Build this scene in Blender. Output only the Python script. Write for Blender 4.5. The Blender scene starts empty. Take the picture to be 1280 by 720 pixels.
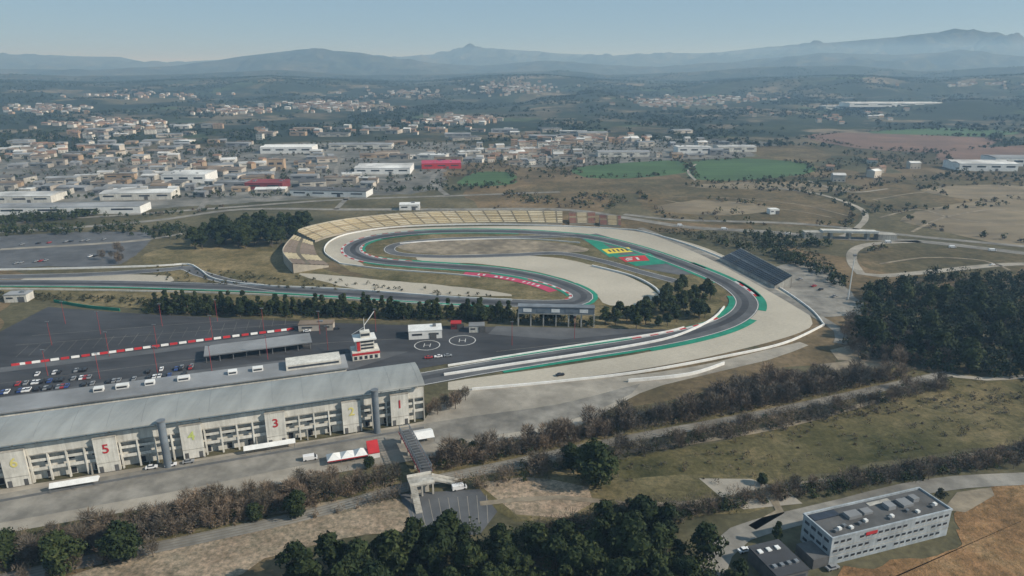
import bpy, math, random, numpy as np
from mathutils import Vector, Matrix
random.seed(7); rng=np.random.default_rng(7)
SC=bpy.context.scene; C=SC.collection
F=865.; H=150.; TH=math.atan(278/865.); ct,st=math.cos(TH),math.sin(TH)
def ray(px,py):
    x=(px-640)/F; u=(360-py)/F
    return x, ct+u*st, -st+u*ct
def P(px,py,z=0.):
    x,y,d=ray(px,py); t=(H-z)/-d
    return (x*t,y*t)
def proj(x,y,z):
    dz=z-H; f=y*ct-dz*st; u=y*st+dz*ct
    return 640+F*x/f, 360-F*u/f
# ---------------------------------------------------------------- terrain
def sm(t): t=np.clip(t,0,1); return t*t*(3-2*t)
SNC={}
def sn(x,y,s,seed):
    if seed not in SNC:
        r=np.random.default_rng(seed); SNC[seed]=[(r.uniform(0,6.28),r.uniform(0,6.28),r.uniform(0,6.28)) for i in range(5)]
    o=0
    for i,(a,p,q) in enumerate(SNC[seed]):
        k=(1.0+.75*i)/s*3.14; ca,sa=math.cos(a),math.sin(a)
        o=o+np.sin((x*ca+y*sa)*k+p+1.3*np.sin((x*sa-y*ca)*k*.6+q))/(1+.5*i)
    return o/2.2
R1=[(-600,74),(-200,66),(0,69),(60,70),(150,71),(180,78),(240,79),(300,72),(350,70),(480,73),(520,69),(560,66),(600,60),(650,63),(700,67),(760,70),(830,67),(900,66),(960,60),(1000,56),(1060,52),(1120,47),(1165,41),(1190,39),(1230,44),(1280,50),(1500,60),(1900,70)]
R2=[(-600,85),(0,86),(120,88),(220,82),(270,75),(330,67),(370,63),(400,62),(430,64),(480,71),(540,78),(600,82),(680,76),(740,80),(820,84),(900,80),(960,73),(1040,67),(1120,69),(1200,64),(1280,71),(1900,85)]
R3=[(-600,94),(0,92),(100,96),(250,92),(350,87),(450,94),(600,92),(700,88),(760,94),(860,90),(950,84),(1060,82),(1150,89),(1280,85),(1900,94)]
R4=[(-600,101),(0,102),(120,106),(250,100),(340,96),(430,101),(520,105),(600,96),(680,94),(760,102),(860,105),(960,98),(1060,95),(1160,100),(1280,94),(1900,98)]
def ridge(pts,R):
    A=[];Z=[]
    for px,py in pts:
        x,y,d=ray(px,py); A.append(math.atan2(x,y)); Z.append(H+R*d/math.hypot(x,y))
    return np.array(A),np.array(Z)
RID=[(13000,4200)+ridge(R1,13000),(9000,2600)+ridge(R2,9000),(6200,1500)+ridge(R3,6200),(4400,1500)+ridge(R4,4400)]
def hz(x,y):
    x=np.asarray(x,float); y=np.asarray(y,float); d=np.hypot(x,y); az=np.arctan2(x,y)
    h=sm((d-2050)/1300)*(14+25*sn(x,y,760,3)+12*sn(x,y,340,5))
    for R,W_,A,Z in RID:
        am=.6 if R<5000 else 1
        zt=np.interp(az,A,Z)+(sn(az*R,0*az,1400,9)*.0006+sn(az*R,0*az,420,19)*.00025)*R*am
        s=sm((d-(R-W_))/W_); b=1-.7*sm((d-R)/3500)
        q=(1-s)*s*4
        rg=1+.45*sn(x,y,1300,11)*q+.36*sn(x,y,560,12)*q+.16*(1-2*np.abs(sn(x,y,320,14)))*q
        h=np.maximum(h,zt*s**1.25*b*rg+h*(1-s)*.6)
    return h
def hf(x,y): 
    return float(hz(x,y)) if x*x+y*y>2050**2 else 0.
def PT(px,py):
    x,y,d=ray(px,py); T=np.arange(1500,16000,25.); ok=H+d*T<=hz(x*T,y*T); t=T[int(np.argmax(ok))] if ok.any() else 16000.
    return x*t,y*t
# ---------------------------------------------------------------- materials
def nodes(name):
    m=bpy.data.materials.new(name); m.use_nodes=True; nt=m.node_tree
    return m,nt,nt.nodes['Principled BSDF']
def N(nt,t,**k):
    n=nt.nodes.new(t)
    for a,b in k.items():
        if a in n.inputs.keys(): n.inputs[a].default_value=b
        else: setattr(n,a,b)
    return n
def ramp(nt,fac,stops,const=False):
    r=nt.nodes.new('ShaderNodeValToRGB'); e=r.color_ramp.elements
    while len(e)<len(stops): e.new(.5)
    for i,(p,c) in enumerate(stops): e[i].position=p; e[i].color=(*c,1)
    if const: r.color_ramp.interpolation='CONSTANT'
    nt.links.new(fac,r.inputs[0]); return r.outputs[0]
def mix(nt,f,a,b,mode='MIX'):
    n=nt.nodes.new('ShaderNodeMix'); n.data_type='RGBA'; n.blend_type=mode
    if hasattr(f,'is_output'): nt.links.new(f,n.inputs[0])
    else: n.inputs[0].default_value=f
    for i,v in ((6,a),(7,b)):
        if hasattr(v,'is_output'): nt.links.new(v,n.inputs[i])
        else: n.inputs[i].default_value=(*v,1)
    return n.outputs[2]
def noise(nt,vec,scale,detail=5,rough=.6):
    n=N(nt,'ShaderNodeTexNoise',Scale=scale,Detail=detail,Roughness=rough); nt.links.new(vec,n.inputs['Vector']); return n.outputs['Fac']
def mat(name,c1,c2=None,scale=.15,rough=.9,big=.02,amt=.35,metal=0,bump=0,stretch=None,streak=0):
    m,nt,b=nodes(name); c2=c2 or tuple(v*.72 for v in c1)
    g=nt.nodes.new('ShaderNodeNewGeometry').outputs['Position']; g0=g
    if stretch:
        mp=N(nt,'ShaderNodeMapping'); mp.inputs['Scale'].default_value=stretch[:3]
        mp.inputs['Rotation'].default_value=(0,0,stretch[3]); nt.links.new(g,mp.inputs[0]); g=mp.outputs[0]
    a=noise(nt,g,scale,7,.65)
    col=ramp(nt,a,[(.35,c2),(.65,c1)])
    l=ramp(nt,noise(nt,g0,big,5),[(.35,(1-amt,)*3),(.65,(1+amt*.4,)*3)])
    col=mix(nt,1.,col,l,'MULTIPLY')
    if streak:
        mp=N(nt,'ShaderNodeMapping'); mp.inputs['Scale'].default_value=(1.2,1.2,.08); nt.links.new(g0,mp.inputs[0])
        col=mix(nt,1.,col,ramp(nt,noise(nt,mp.outputs[0],.6,6,.7),[(.35,(1-streak,)*3),(.6,(1.05,)*3)]),'MULTIPLY')
    nt.links.new(col,b.inputs['Base Color']); b.inputs['Roughness'].default_value=rough; b.inputs['Metallic'].default_value=metal
    b.inputs['Specular IOR Level'].default_value=.25
    if bump:
        bm=N(nt,'ShaderNodeBump',Strength=.8,Distance=bump); nt.links.new(a,bm.inputs['Height']); nt.links.new(bm.outputs[0],b.inputs['Normal'])
    return m
def grassmat(name,cols,scale=.022,fine=.5,bump=0):
    m,nt,b=nodes(name); g=nt.nodes.new('ShaderNodeNewGeometry').outputs['Position']
    a=noise(nt,g,scale,10,.72); col=ramp(nt,a,[(.34,cols[0]),(.45,cols[1]),(.55,cols[2]),(.67,cols[3])])
    f=noise(nt,g,fine,6,.75)
    col=mix(nt,1.,col,ramp(nt,f,[(.3,(.5,.53,.5)),(.7,(1.35,1.3,1.25))]),'MULTIPLY')
    col=mix(nt,1.,col,ramp(nt,noise(nt,g,scale*6,6,.7),[(.35,(.72,.76,.72)),(.65,(1.2,1.15,1.1))]),'MULTIPLY')
    col=mix(nt,1.,col,ramp(nt,noise(nt,g,.007,4),[(.35,(.75,.8,.75)),(.65,(1.2,1.12,1.05))]),'MULTIPLY')
    nt.links.new(col,b.inputs['Base Color']); b.inputs['Roughness'].default_value=1; b.inputs['Specular IOR Level'].default_value=.1
    if bump:
        bm=N(nt,'ShaderNodeBump',Strength=1.,Distance=bump); nt.links.new(f,bm.inputs['Height']); nt.links.new(bm.outputs[0],b.inputs['Normal'])
    return m
def leafmat(name,c1,c2,c3):
    m,nt,b=nodes(name)
    g=nt.nodes.new('ShaderNodeNewGeometry').outputs['Position']
    oi=nt.nodes.new('ShaderNodeObjectInfo').outputs['Random']
    col=ramp(nt,noise(nt,g,.5,4),[(.3,c1),(.5,c2),(.7,c3)])
    col=mix(nt,1.,col,ramp(nt,oi,[(0,(.7,.72,.7)),(1,(1.35,1.2,1.1))]),'MULTIPLY')
    col=mix(nt,1.,col,ramp(nt,noise(nt,g,.03,4),[(.3,(.65,.72,.75)),(.7,(1.35,1.2,1.))]),'MULTIPLY')
    nt.links.new(col,b.inputs['Base Color']); b.inputs['Roughness'].default_value=.8; b.inputs['Specular IOR Level'].default_value=.15
    return m
def groundmat():
    m,nt,b=nodes('land'); g=nt.nodes.new('ShaderNodeNewGeometry').outputs['Position']
    ln=nt.nodes.new('ShaderNodeVectorMath'); ln.operation='LENGTH'; nt.links.new(g,ln.inputs[0])
    near=ramp(nt,noise(nt,g,.012,9,.72),[(.3,(.05,.052,.033)),(.45,(.095,.083,.055)),(.55,(.14,.118,.08)),(.7,(.20,.165,.118))])
    near=mix(nt,1.,near,ramp(nt,noise(nt,g,.25,6,.7),[(.3,(.6,.6,.6)),(.7,(1.3,1.25,1.2))]),'MULTIPLY')
    nv=N(nt,'ShaderNodeTexNoise',Scale=.004,Detail=3); nt.links.new(g,nv.inputs['Vector'])
    wv=nt.nodes.new('ShaderNodeVectorMath'); wv.operation='MULTIPLY_ADD'; nt.links.new(nv.outputs['Color'],wv.inputs[0]); wv.inputs[1].default_value=(160,160,0); nt.links.new(g,wv.inputs[2])
    vo=N(nt,'ShaderNodeTexVoronoi',Scale=.0065); nt.links.new(wv.outputs[0],vo.inputs['Vector'])
    sp=nt.nodes.new('ShaderNodeSeparateColor'); nt.links.new(vo.outputs['Color'],sp.inputs[0])
    far=ramp(nt,sp.outputs[0],[(0,(.042,.053,.031)),(.2,(.095,.088,.058)),(.38,(.046,.056,.034)),(.5,(.15,.128,.09)),(.64,(.065,.09,.045)),(.74,(.05,.056,.038)),(.84,(.11,.095,.065)),(.93,(.20,.165,.12))],True)
    far=mix(nt,ramp(nt,noise(nt,g,.003,9,.7),[(.48,(0,0,0)),(.55,(1,1,1))]),(.026,.036,.024),far)
    far=mix(nt,1.,far,ramp(nt,noise(nt,g,.03,7,.7),[(.3,(.55,.6,.6)),(.7,(1.35,1.3,1.25))]),'MULTIPLY')
    mr=N(nt,'ShaderNodeMapRange'); mr.inputs[1].default_value=1000; mr.inputs[2].default_value=1700; nt.links.new(ln.outputs['Value'],mr.inputs[0])
    # plots with different tones also in the middle distance
    pl=ramp(nt,sp.outputs[1],[(0,(.78,.86,.78)),(.3,(1.15,1.05,.95)),(.55,(.9,.95,.85)),(.8,(1.3,1.15,1.))],True)
    near=mix(nt,1.,near,pl,'MULTIPLY')
    col=mix(nt,mr.outputs[0],near,far)
    nt.links.new(col,b.inputs['Base Color']); b.inputs['Roughness'].default_value=1; b.inputs['Specular IOR Level'].default_value=.1
    return m
M={}
M['ground']=groundmat()
M['hill']=grassmat('hill_forest',[(.016,.027,.019),(.03,.04,.026),(.055,.06,.042),(.12,.11,.08)],scale=.0022,fine=.02)
M['asph']=mat('dark_asphalt',(.070,.072,.078),(.043,.045,.05),scale=.05,big=.012,amt=.4,stretch=(.5,2,1,-.15))
M['track']=mat('track_asphalt',(.12,.123,.128),(.088,.091,.096),scale=.08,big=.02,amt=.25)
M['road']=mat('old_asphalt',(.26,.243,.212),(.175,.165,.145),scale=.12,big=.03,amt=.35)
M['pale']=mat('pale_concrete',(.37,.335,.28),(.26,.235,.195),scale=.1,big=.03,amt=.35)
M['pink']=grassmat('pinkish_dirt',[(.17,.135,.11),(.25,.205,.17),(.30,.25,.21),(.35,.30,.25)],scale=.05,fine=.6,bump=.2)
M['yard']=mat('estate_yards',(.24,.225,.20),(.085,.088,.075),scale=.03,big=.008,amt=.4)
M['dirt']=mat('dirt',(.30,.25,.18),(.18,.15,.11),scale=.12,big=.03,amt=.4)
M['orange']=grassmat('orange_soil',[(.16,.10,.06),(.26,.155,.09),(.34,.20,.115),(.41,.27,.17)],scale=.03,fine=.35,bump=1.2)
M['gravel']=mat('gravel',(.45,.405,.33),(.37,.335,.27),scale=.4,big=.012,amt=.2,stretch=(1,2.5,1,.5))
M['drygrass']=grassmat('dry_grass',[(.07,.072,.038),(.125,.11,.065),(.18,.155,.095),(.26,.215,.145)],bump=.3)
M['olive']=grassmat('olive_grass',[(.05,.052,.028),(.092,.086,.045),(.135,.117,.067),(.21,.175,.113)],scale=.016,bump=.3)
M['green']=mat('green_field',(.065,.125,.045),(.05,.092,.035),scale=.02,big=.01,amt=.25,stretch=(.3,3,1,.3))
M['redsoil']=mat('red_field',(.19,.115,.08),(.14,.088,.065),scale=.02,big=.01,amt=.3,stretch=(.3,3,1,.2))
M['tan']=mat('tan_field',(.26,.205,.13),(.17,.14,.092),scale=.03,big=.01,amt=.35,stretch=(.4,2,1,.2))
M['brown']=grassmat('brown_field',[(.075,.065,.042),(.115,.095,.062),(.15,.122,.082),(.20,.165,.11)],scale=.012,fine=.2)
M['white']=mat('white_paint',(.76,.76,.74),(.62,.62,.60),scale=.3,amt=.12)
M['line']=mat('line_paint',(.60,.60,.58),(.45,.45,.44),scale=.5,amt=.1)
M['kgreen']=mat('green_paint',(.02,.25,.16),(.015,.18,.115),scale=.2,amt=.2)
M['red']=mat('red_paint',(.50,.035,.04),(.38,.03,.035),scale=.3,amt=.15)
M['mast']=mat('red_mast_paint',(.33,.06,.06),(.25,.05,.05),scale=.3,amt=.15)
M['crimson']=mat('crimson_paint',(.48,.06,.12),(.36,.05,.09),scale=.2,amt=.15)
M['yellow']=mat('yellow_paint',(.75,.58,.05),(.6,.46,.05),scale=.3,amt=.15)
M['yfaint']=mat('faded_yellow_paint',(.70,.62,.22),(.60,.53,.18),scale=.6,amt=.15)
M['lime']=mat('lime_paint',(.56,.63,.2),(.48,.54,.17),scale=.3,amt=.15)
M['conc']=mat('concrete',(.47,.45,.40),(.35,.33,.29),scale=.3,big=.08,amt=.3,streak=.3)
M['dconc']=mat('dark_concrete',(.13,.13,.13),(.085,.085,.085),scale=.3,amt=.3)
M['cream']=mat('cream_panel',(.66,.64,.58),(.54,.52,.47),scale=.25,big=.1,amt=.2,streak=.2)
M['facade']=mat('pale_facade_concrete',(.70,.68,.62),(.58,.56,.50),scale=.25,big=.1,amt=.18,streak=.25)
M['office']=mat('pale_blue_grey_cladding',(.38,.42,.45),(.31,.345,.37),scale=.4,big=.1,amt=.2,streak=.2)
M['dark']=mat('dark_recess',(.05,.05,.052),(.035,.035,.038),scale=.3)
M['roofm']=mat('metal_roofing',(.37,.375,.355),(.28,.285,.27),scale=.06,rough=.45,metal=.15,big=.02,amt=.25,stretch=(2.5,.3,1,-.33))
M['rib']=mat('metal_roof_seam',(.26,.265,.26),(.21,.215,.21),rough=.5,metal=.1)
M['steel']=mat('steel',(.30,.31,.32),(.2,.21,.22),rough=.5,metal=.5)
M['bluegrey']=mat('blue_grey_tower',(.19,.22,.25),(.14,.165,.19),rough=.5)
M['glass']=mat('window_glass',(.06,.07,.085),(.04,.045,.055),rough=.15)
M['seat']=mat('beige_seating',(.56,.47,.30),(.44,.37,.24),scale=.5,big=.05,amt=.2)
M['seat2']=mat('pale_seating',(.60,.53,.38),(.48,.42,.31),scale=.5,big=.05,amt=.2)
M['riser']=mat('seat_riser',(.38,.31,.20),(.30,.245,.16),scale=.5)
M['aisle']=mat('aisle',(.18,.155,.115),(.14,.12,.085),scale=.5)
M['seatred']=mat('maroon_seating',(.24,.05,.055),(.17,.04,.045),scale=.5)
M['seatbrown']=mat('brown_seating',(.27,.21,.165),(.20,.155,.12),scale=.5)
M['seatdark']=mat('dark_blue_seating',(.045,.055,.08),(.03,.038,.05),scale=.5,rough=.5)
M['stair']=mat('stair_concrete',(.42,.38,.31),(.33,.3,.25),scale=.4)
M['rubber']=mat('rubber',(.02,.02,.02))
M['bark']=mat('bark',(.14,.11,.085),(.08,.063,.05),scale=2)
M['twig']=leafmat('bare_twigs',(.085,.074,.064),(.14,.124,.108),(.20,.18,.158))
M['leaf']=leafmat('evergreen_leaves',(.012,.023,.010),(.026,.043,.017),(.055,.072,.03))
M['leaf2']=leafmat('grey_green_leaves',(.034,.041,.025),(.06,.066,.04),(.095,.095,.06))
M['scrub']=leafmat('scrub_leaves',(.062,.054,.043),(.11,.096,.078),(.165,.145,.118))
M['tile']=mat('roof_tiles',(.29,.18,.125),(.20,.13,.095),scale=.05)
M['hwall']=mat('house_render',(.52,.47,.40),(.38,.345,.30),scale=.02)
M['hwall2']=mat('ochre_render',(.42,.31,.21),(.34,.25,.17),scale=.02)
M['wroof']=mat('white_sheet_roof',(.62,.62,.60),(.42,.42,.41),scale=.02)
M['groof']=mat('grey_sheet_roof',(.30,.31,.32),(.20,.205,.21),scale=.03)
M['droof']=mat('dark_roof',(.14,.138,.135),(.085,.085,.085),scale=.15)
M['broof']=mat('brown_roof',(.24,.185,.14),(.165,.13,.10),scale=.05)
for n,c in dict(cwhite=(.75,.75,.75),cblack=(.02,.02,.022),cgrey=(.25,.26,.27),cred=(.35,.03,.03),cblue=(.04,.08,.25)).items(): M[n]=mat('car_paint_'+n[1:],c,tuple(v*.9 for v in c),rough=.3,amt=.05)
# ---------------------------------------------------------------- mesh builder
class MB:
    def __init__(s): s.v=[];s.f=[];s.m=[]
    def face(s,pts,m=0):
        b=len(s.v); s.v+= [tuple(p) for p in pts]; s.f.append(tuple(range(b,b+len(pts)))); s.m.append(m); return s
    def bz(s,x0,x1,y0,y1,z0,z1,m=0):
        b=len(s.v); s.v+=[(x,y,z) for z in (z0,z1) for x,y in ((x0,y0),(x1,y0),(x1,y1),(x0,y1))]
        for f in ((3,2,1,0),(4,5,6,7),(0,1,5,4),(1,2,6,5),(2,3,7,6),(3,0,4,7)): s.f.append(tuple(b+i for i in f)); s.m.append(m)
        return s
    def prism(s,pts,z0,z1,m=0):
        n=len(pts); b=len(s.v); s.v+=[(p[0],p[1],z0) for p in pts]+[(p[0],p[1],z1) for p in pts]
        s.f.append(tuple(b+i for i in range(n))[::-1]); s.f.append(tuple(b+n+i for i in range(n))); s.m+=[m,m]
        for i in range(n): j=(i+1)%n; s.f.append((b+i,b+j,b+n+j,b+n+i)); s.m.append(m)
        return s
    def tube(s,p,q,r0,r1=None,n=8,m=0):
        r1=r0 if r1 is None else r1; p=Vector(p);q=Vector(q); d=(q-p).normalized(); a=d.orthogonal().normalized(); c=d.cross(a); b=len(s.v)
        for o,r in ((p,r0),(q,r1)):
            for i in range(n):
                t=6.2832*i/n; s.v.append(tuple(o+a*math.cos(t)*r+c*math.sin(t)*r))
        for i in range(n): j=(i+1)%n; s.f.append((b+i,b+j,b+n+j,b+n+i)); s.m.append(m)
        s.f.append(tuple(b+i for i in range(n))[::-1]); s.f.append(tuple(b+n+i for i in range(n))); s.m+=[m,m]
        return s
    def profx(s,prof,x0,x1,m=0):
        n=len(prof); b=len(s.v); s.v+=[(x0,y,z) for y,z in prof]+[(x1,y,z) for y,z in prof]
        for i in range(n): j=(i+1)%n; s.f.append((b+i,b+n+i,b+n+j,b+j)); s.m.append(m)
        s.f.append(tuple(b+i for i in range(n))); s.f.append(tuple(b+n+i for i in range(n))[::-1]); s.m+=[m,m]
        return s
    def mesh(s,name,mats):
        me=bpy.data.meshes.new(name); me.from_pydata(s.v,[],s.f)
        for k in (mats if isinstance(mats,(list,tuple)) else [mats]): me.materials.append(M[k])
        me.polygons.foreach_set('material_index',s.m); me.update(); return me
    def build(s,name,mats,parent=None,loc=None,rz=0):
        return lk(name,s.mesh(name,mats),parent,loc,rz)
def lk(name,data,parent=None,loc=None,rz=0):
    o=bpy.data.objects.new(name,data); C.objects.link(o)
    if parent: o.parent=parent
    if loc: o.location=loc
    if rz: o.rotation_euler[2]=rz
    return o
def tag(o,label=None,cat=None,group=None,kind=None):
    if label:o['label']=label
    if cat:o['category']=cat
    if group:o['group']=group
    if kind:o['kind']=kind
    return o
def thing(name,label,cat,loc,rz=0,group=None): return tag(lk(name,None,None,loc,rz),label,cat,group)
def copytree(o,loc=None,rz=None,label=None,group=None,scale=None):
    r=o.copy(); C.objects.link(r)
    if loc: r.location=loc
    if rz is not None: r.rotation_euler[2]=rz
    if scale: r.scale=scale
    if label: r['label']=label
    if group: r['group']=group
    for c in o.children:
        d=c.copy(); C.objects.link(d); d.parent=r
        for g in c.children: e=g.copy(); C.objects.link(e); e.parent=d
    return r
def struct(o,label=None): o['kind']='structure'; return o
def W(pts): return [P(*p) if len(p)==2 else (p[0],p[1]) for p in pts]
def smooth(p,step=6,closed=False):
    p=[np.array(q,float) for q in p]; n=len(p); out=[]
    for i in range(n if closed else n-1):
        a=p[(i-1)%n] if closed or i>0 else p[i]; b=p[i]; c=p[(i+1)%n]; d=p[(i+2)%n] if closed or i<n-2 else c
        k=max(1,int(np.linalg.norm(c-b)/step))
        for j in range(k):
            t=j/k; out.append(.5*((2*b)+(c-a)*t+(2*a-5*b+4*c-d)*t*t+(-a+3*b-3*c+d)*t**3))
    if not closed: out.append(p[-1])
    return out
def offset(c,o):
    r=[]
    for i in range(len(c)):
        d=c[min(i+1,len(c)-1)]-c[max(i-1,0)]; l=np.linalg.norm(d) or 1; r.append(c[i]+np.array([-d[1],d[0]])/l*o)
    return r
def patch(name,pts,z,m,jit=0,step=12):
    c=smooth(W(pts),step,True) if step else [np.array(q) for q in W(pts)]
    if jit: c=[q+rng.normal(0,jit,2) for q in c]
    b=MB(); b.face([(q[0],q[1],z) for q in c])
    o=b.build(name,m); 
    if o.data.polygons[0].normal.z<0: o.data.flip_normals()
    return struct(o)
def ribbon(name,pts,w,z,mats,off=0,step=6,alt=False,raw=None):
    c=raw if raw is not None else smooth(W(pts),step)
    L=offset(c,off+w/2); R=offset(c,off-w/2); b=MB()
    for i in range(len(c)-1): b.face([(*R[i],z),(*R[i+1],z),(*L[i+1],z),(*L[i],z)],(i%2) if alt else 0)
    return struct(b.build(name,mats))
def wall(name,pts,h,t,m,label,cat='wall',z0=0,step=6,off=0,raw=None):
    c=raw if raw is not None else smooth(W(pts),step); c=offset(c,off) if off else c
    L=offset(c,t/2);R=offset(c,-t/2); b=MB()
    for i in range(len(c)-1):
        b.face([(*R[i],z0),(*R[i+1],z0),(*R[i+1],h),(*R[i],h)]); b.face([(*L[i+1],z0),(*L[i],z0),(*L[i],h),(*L[i+1],h)])
        b.face([(*R[i],h),(*R[i+1],h),(*L[i+1],h),(*L[i],h)])
    for i in (0,-1): b.face([(*R[i],z0),(*L[i],z0),(*L[i],h),(*R[i],h)])
    return tag(b.build(name,m),label,cat)
def inpoly(p,poly):
    x,y=p; r=False; n=len(poly)
    for i in range(n):
        a=poly[i]; b=poly[i-1]
        if (a[1]>y)!=(b[1]>y) and x<(b[0]-a[0])*(y-a[1])/(b[1]-a[1])+a[0]: r=not r
    return r
rail=smooth(W([(-40,735),(80,708),(160,692),(380,645),(520,606),(640,580),(770,552),(900,528),(1000,508),(1100,486),(1190,466)]),6)
RA=np.array(rail)
def offrail(q,d=7): return np.min((RA[:,0]-q[0])**2+(RA[:,1]-q[1])**2)>d*d
def scatter(pts,n,mind=0,rc=0):
    w=W(pts); xs=[p[0] for p in w]; ys=[p[1] for p in w]; out=[]; k=0
    while len(out)<n and k<n*40:
        k+=1; q=(random.uniform(min(xs),max(xs)),random.uniform(min(ys),max(ys)))
        if inpoly(q,w) and (not mind or all((q[0]-a[0])**2+(q[1]-a[1])**2>mind*mind for a in out)) and (not rc or offrail(q,rc)): out.append(q)
    return out
# ---------------------------------------------------------------- foliage
def trimesh(name,V,m):
    n=len(V)//3; me=bpy.data.meshes.new(name); me.vertices.add(n*3); me.vertices.foreach_set('co',V.astype(np.float32).ravel())
    me.loops.add(n*3); me.loops.foreach_set('vertex_index',np.arange(n*3,dtype=np.int32))
    me.polygons.add(n); me.polygons.foreach_set('loop_start',np.arange(0,n*3,3,dtype=np.int32))
    me.update(calc_edges=True); me.materials.append(M[m]); return me
def cloud(cen,rad,k,size,inner=.55,flat=.45):
    cen=np.repeat(np.asarray(cen,float),k,0); rad=np.repeat(np.asarray(rad,float),k,0); n=len(cen)
    d=rng.normal(size=(n,3)); d/=np.linalg.norm(d,axis=1)[:,None]; d[:,2]=np.where(d[:,2]<-.5,-d[:,2],d[:,2])
    r=rng.uniform(inner,1.05,(n,1)); c=cen+d*rad*r
    nn=d+rng.normal(0,flat,(n,3)); nn/=np.linalg.norm(nn,axis=1)[:,None]
    a=np.cross(nn,rng.normal(size=(n,3))); a/=np.linalg.norm(a,axis=1)[:,None]+1e-9; b=np.cross(nn,a)
    s=size*rng.uniform(.6,1.4,(n,1))
    v=np.empty((n,3,3)); v[:,0]=c+a*s; v[:,1]=c+(-a*.5+b*.87)*s; v[:,2]=c+(-a*.5-b*.87)*s
    return v.reshape(-1,3)
def twigs(pts,w,h,k):
    n=len(pts)*k; P0=np.repeat(np.array([(x,y,hf(x,y)) for x,y in pts]),k,0); sc=np.repeat(rng.uniform(.5,1.4,(len(pts),1)),k,0)
    a=rng.uniform(0,6.283,(n,1)); t=rng.uniform(.15,1,(n,1)); q=w*rng.uniform(0,1,(n,1))**.6*np.sin(np.minimum(1,t*1.1)*2.3)
    c=P0+np.hstack([np.cos(a)*q,np.sin(a)*q,h*t*.8])*sc
    d=np.hstack([np.cos(a)*.7,np.sin(a)*.7,np.ones((n,1))*.8])+rng.normal(0,.35,(n,3)); d/=np.linalg.norm(d,axis=1)[:,None]; d*=rng.uniform(.7,1.8,(n,1))*sc*h/8
    s=np.cross(d,rng.normal(size=(n,3))); s/=np.linalg.norm(s,axis=1)[:,None]; s*=.10
    v=np.empty((n,3,3)); v[:,0]=c-s; v[:,1]=c+s; v[:,2]=c+d
    return v.reshape(-1,3)
def trunkmesh(h,r,limbs,seed):
    random.seed(seed); b=MB(); b.tube((0,0,-.3),(0.15,0,h*.5),r,r*.7,7).tube((0.15,0,h*.5),(0,.1,h*.85),r*.7,r*.25,6)
    for i in range(limbs):
        a=6.28*i/limbs+random.random(); z=h*random.uniform(.35,.65); l=h*random.uniform(.25,.38)
        b.tube((.1,0,z),(math.cos(a)*l,math.sin(a)*l,z+l*.7),r*.4,r*.12,5)
    return b.mesh('trunk','bark')
def crownmesh(w,h0,h1,nl,k,size,m,seed,conic=0):
    random.seed(seed); cen=[];rad=[]
    for i in range(nl):
        t=random.random(); z=h0+(h1-h0)*(.12+.76*t); ww=w*(math.sqrt(max(.05,1-(2*t-.85)**2)) if not conic else (1.05-.85*t))*.62
        a=random.uniform(0,6.28); q=math.sqrt(random.random())*ww
        cen.append((math.cos(a)*q,math.sin(a)*q,z)); s=w*random.uniform(.30,.48)*(1-.4*conic*t); rad.append((s,s,s*.8))
    return trimesh('crown',cloud(cen,rad,k,size),m)
def baremesh(w,h,nt_,seed):
    random.seed(seed); b=MB(); 
    for i in range(nt_):
        a=random.uniform(0,6.28); t=random.uniform(.3,1); q=w*random.random()**.6*math.sin(min(1,t*1.1)*2.3)*1.0
        p=Vector((math.cos(a)*q*.6,math.sin(a)*q*.6,h*t*.85)); d=Vector((math.cos(a)*.7+random.gauss(0,.4),math.sin(a)*.7+random.gauss(0,.4),random.uniform(.3,1.2))).normalized()*random.uniform(.8,1.9)*h/8
        s=d.cross(Vector((random.gauss(0,1),random.gauss(0,1),random.gauss(0,1)))).normalized()*.085*h/8
        b.face([p-s,p+s,p+d])
    return b.mesh('crown','twig')
PINE=[(trunkmesh(9,.28,5,i),crownmesh(4.4+.4*(i%3),2.2 if i%2 else 3.4,10+i%3,18,85,.55,'leaf',i+10)) for i in range(6)]
ROUND=[(trunkmesh(9,.3,6,i+20),crownmesh(5.3,.9,10.4,36,110,.42,'leaf',i+25)) for i in range(2)]
FIR=[(trunkmesh(9,.22,4,i+40),crownmesh(2.8,1.0,10.5,18,65,.5,'leaf',i+50,1)) for i in range(3)]
OLV=[(trunkmesh(5,.2,5,i+60),crownmesh(3.2,1.2,6,12,60,.45,'leaf2',i+70)) for i in range(3)]
BARE=[(trunkmesh(8,.2,7,i+80),baremesh(4.2,9.5,480,i+90)) for i in range(5)]
random.seed(11)
def tree(x,y,kind,s,label,group=None,cat='tree',name='pine_tree'):
    tm,cm=random.choice(kind); z=hf(x,y); r=thing(name,label,cat,(x,y,z),random.uniform(0,6.28),group)
    q=s*random.uniform(.9,1.1); r.scale=(q*random.uniform(.9,1.15),q*random.uniform(.9,1.15),q)
    lk('trunk',tm,r); lk('crown',cm,r); return r
def grove(poly,n,kind,s,label,group,mind=3,name='pine_tree',lo=.7,hi=1.25,rc=0):
    for x,y in scatter(poly,n,mind,rc): tree(x,y,kind,random.uniform(s*lo,s*hi),label,group,name=name)
def stuffcloud(name,pts,k,size,w,h,m,label,cat,lo=.5,hi=1.4):
    X=np.array(pts); Z=np.where(X[:,0]**2+X[:,1]**2>2050**2,hz(X[:,0],X[:,1]),0); q=rng.uniform(lo,hi,len(X))
    cen=np.stack([X[:,0],X[:,1],Z+h*q*.45],1); rad=np.stack([w*q,w*q,h*q*.6],1)
    o=lk(name,trimesh(name,cloud(cen,rad,k,size,.3,.8),m)); return tag(o,label,cat,kind='stuff')
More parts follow.
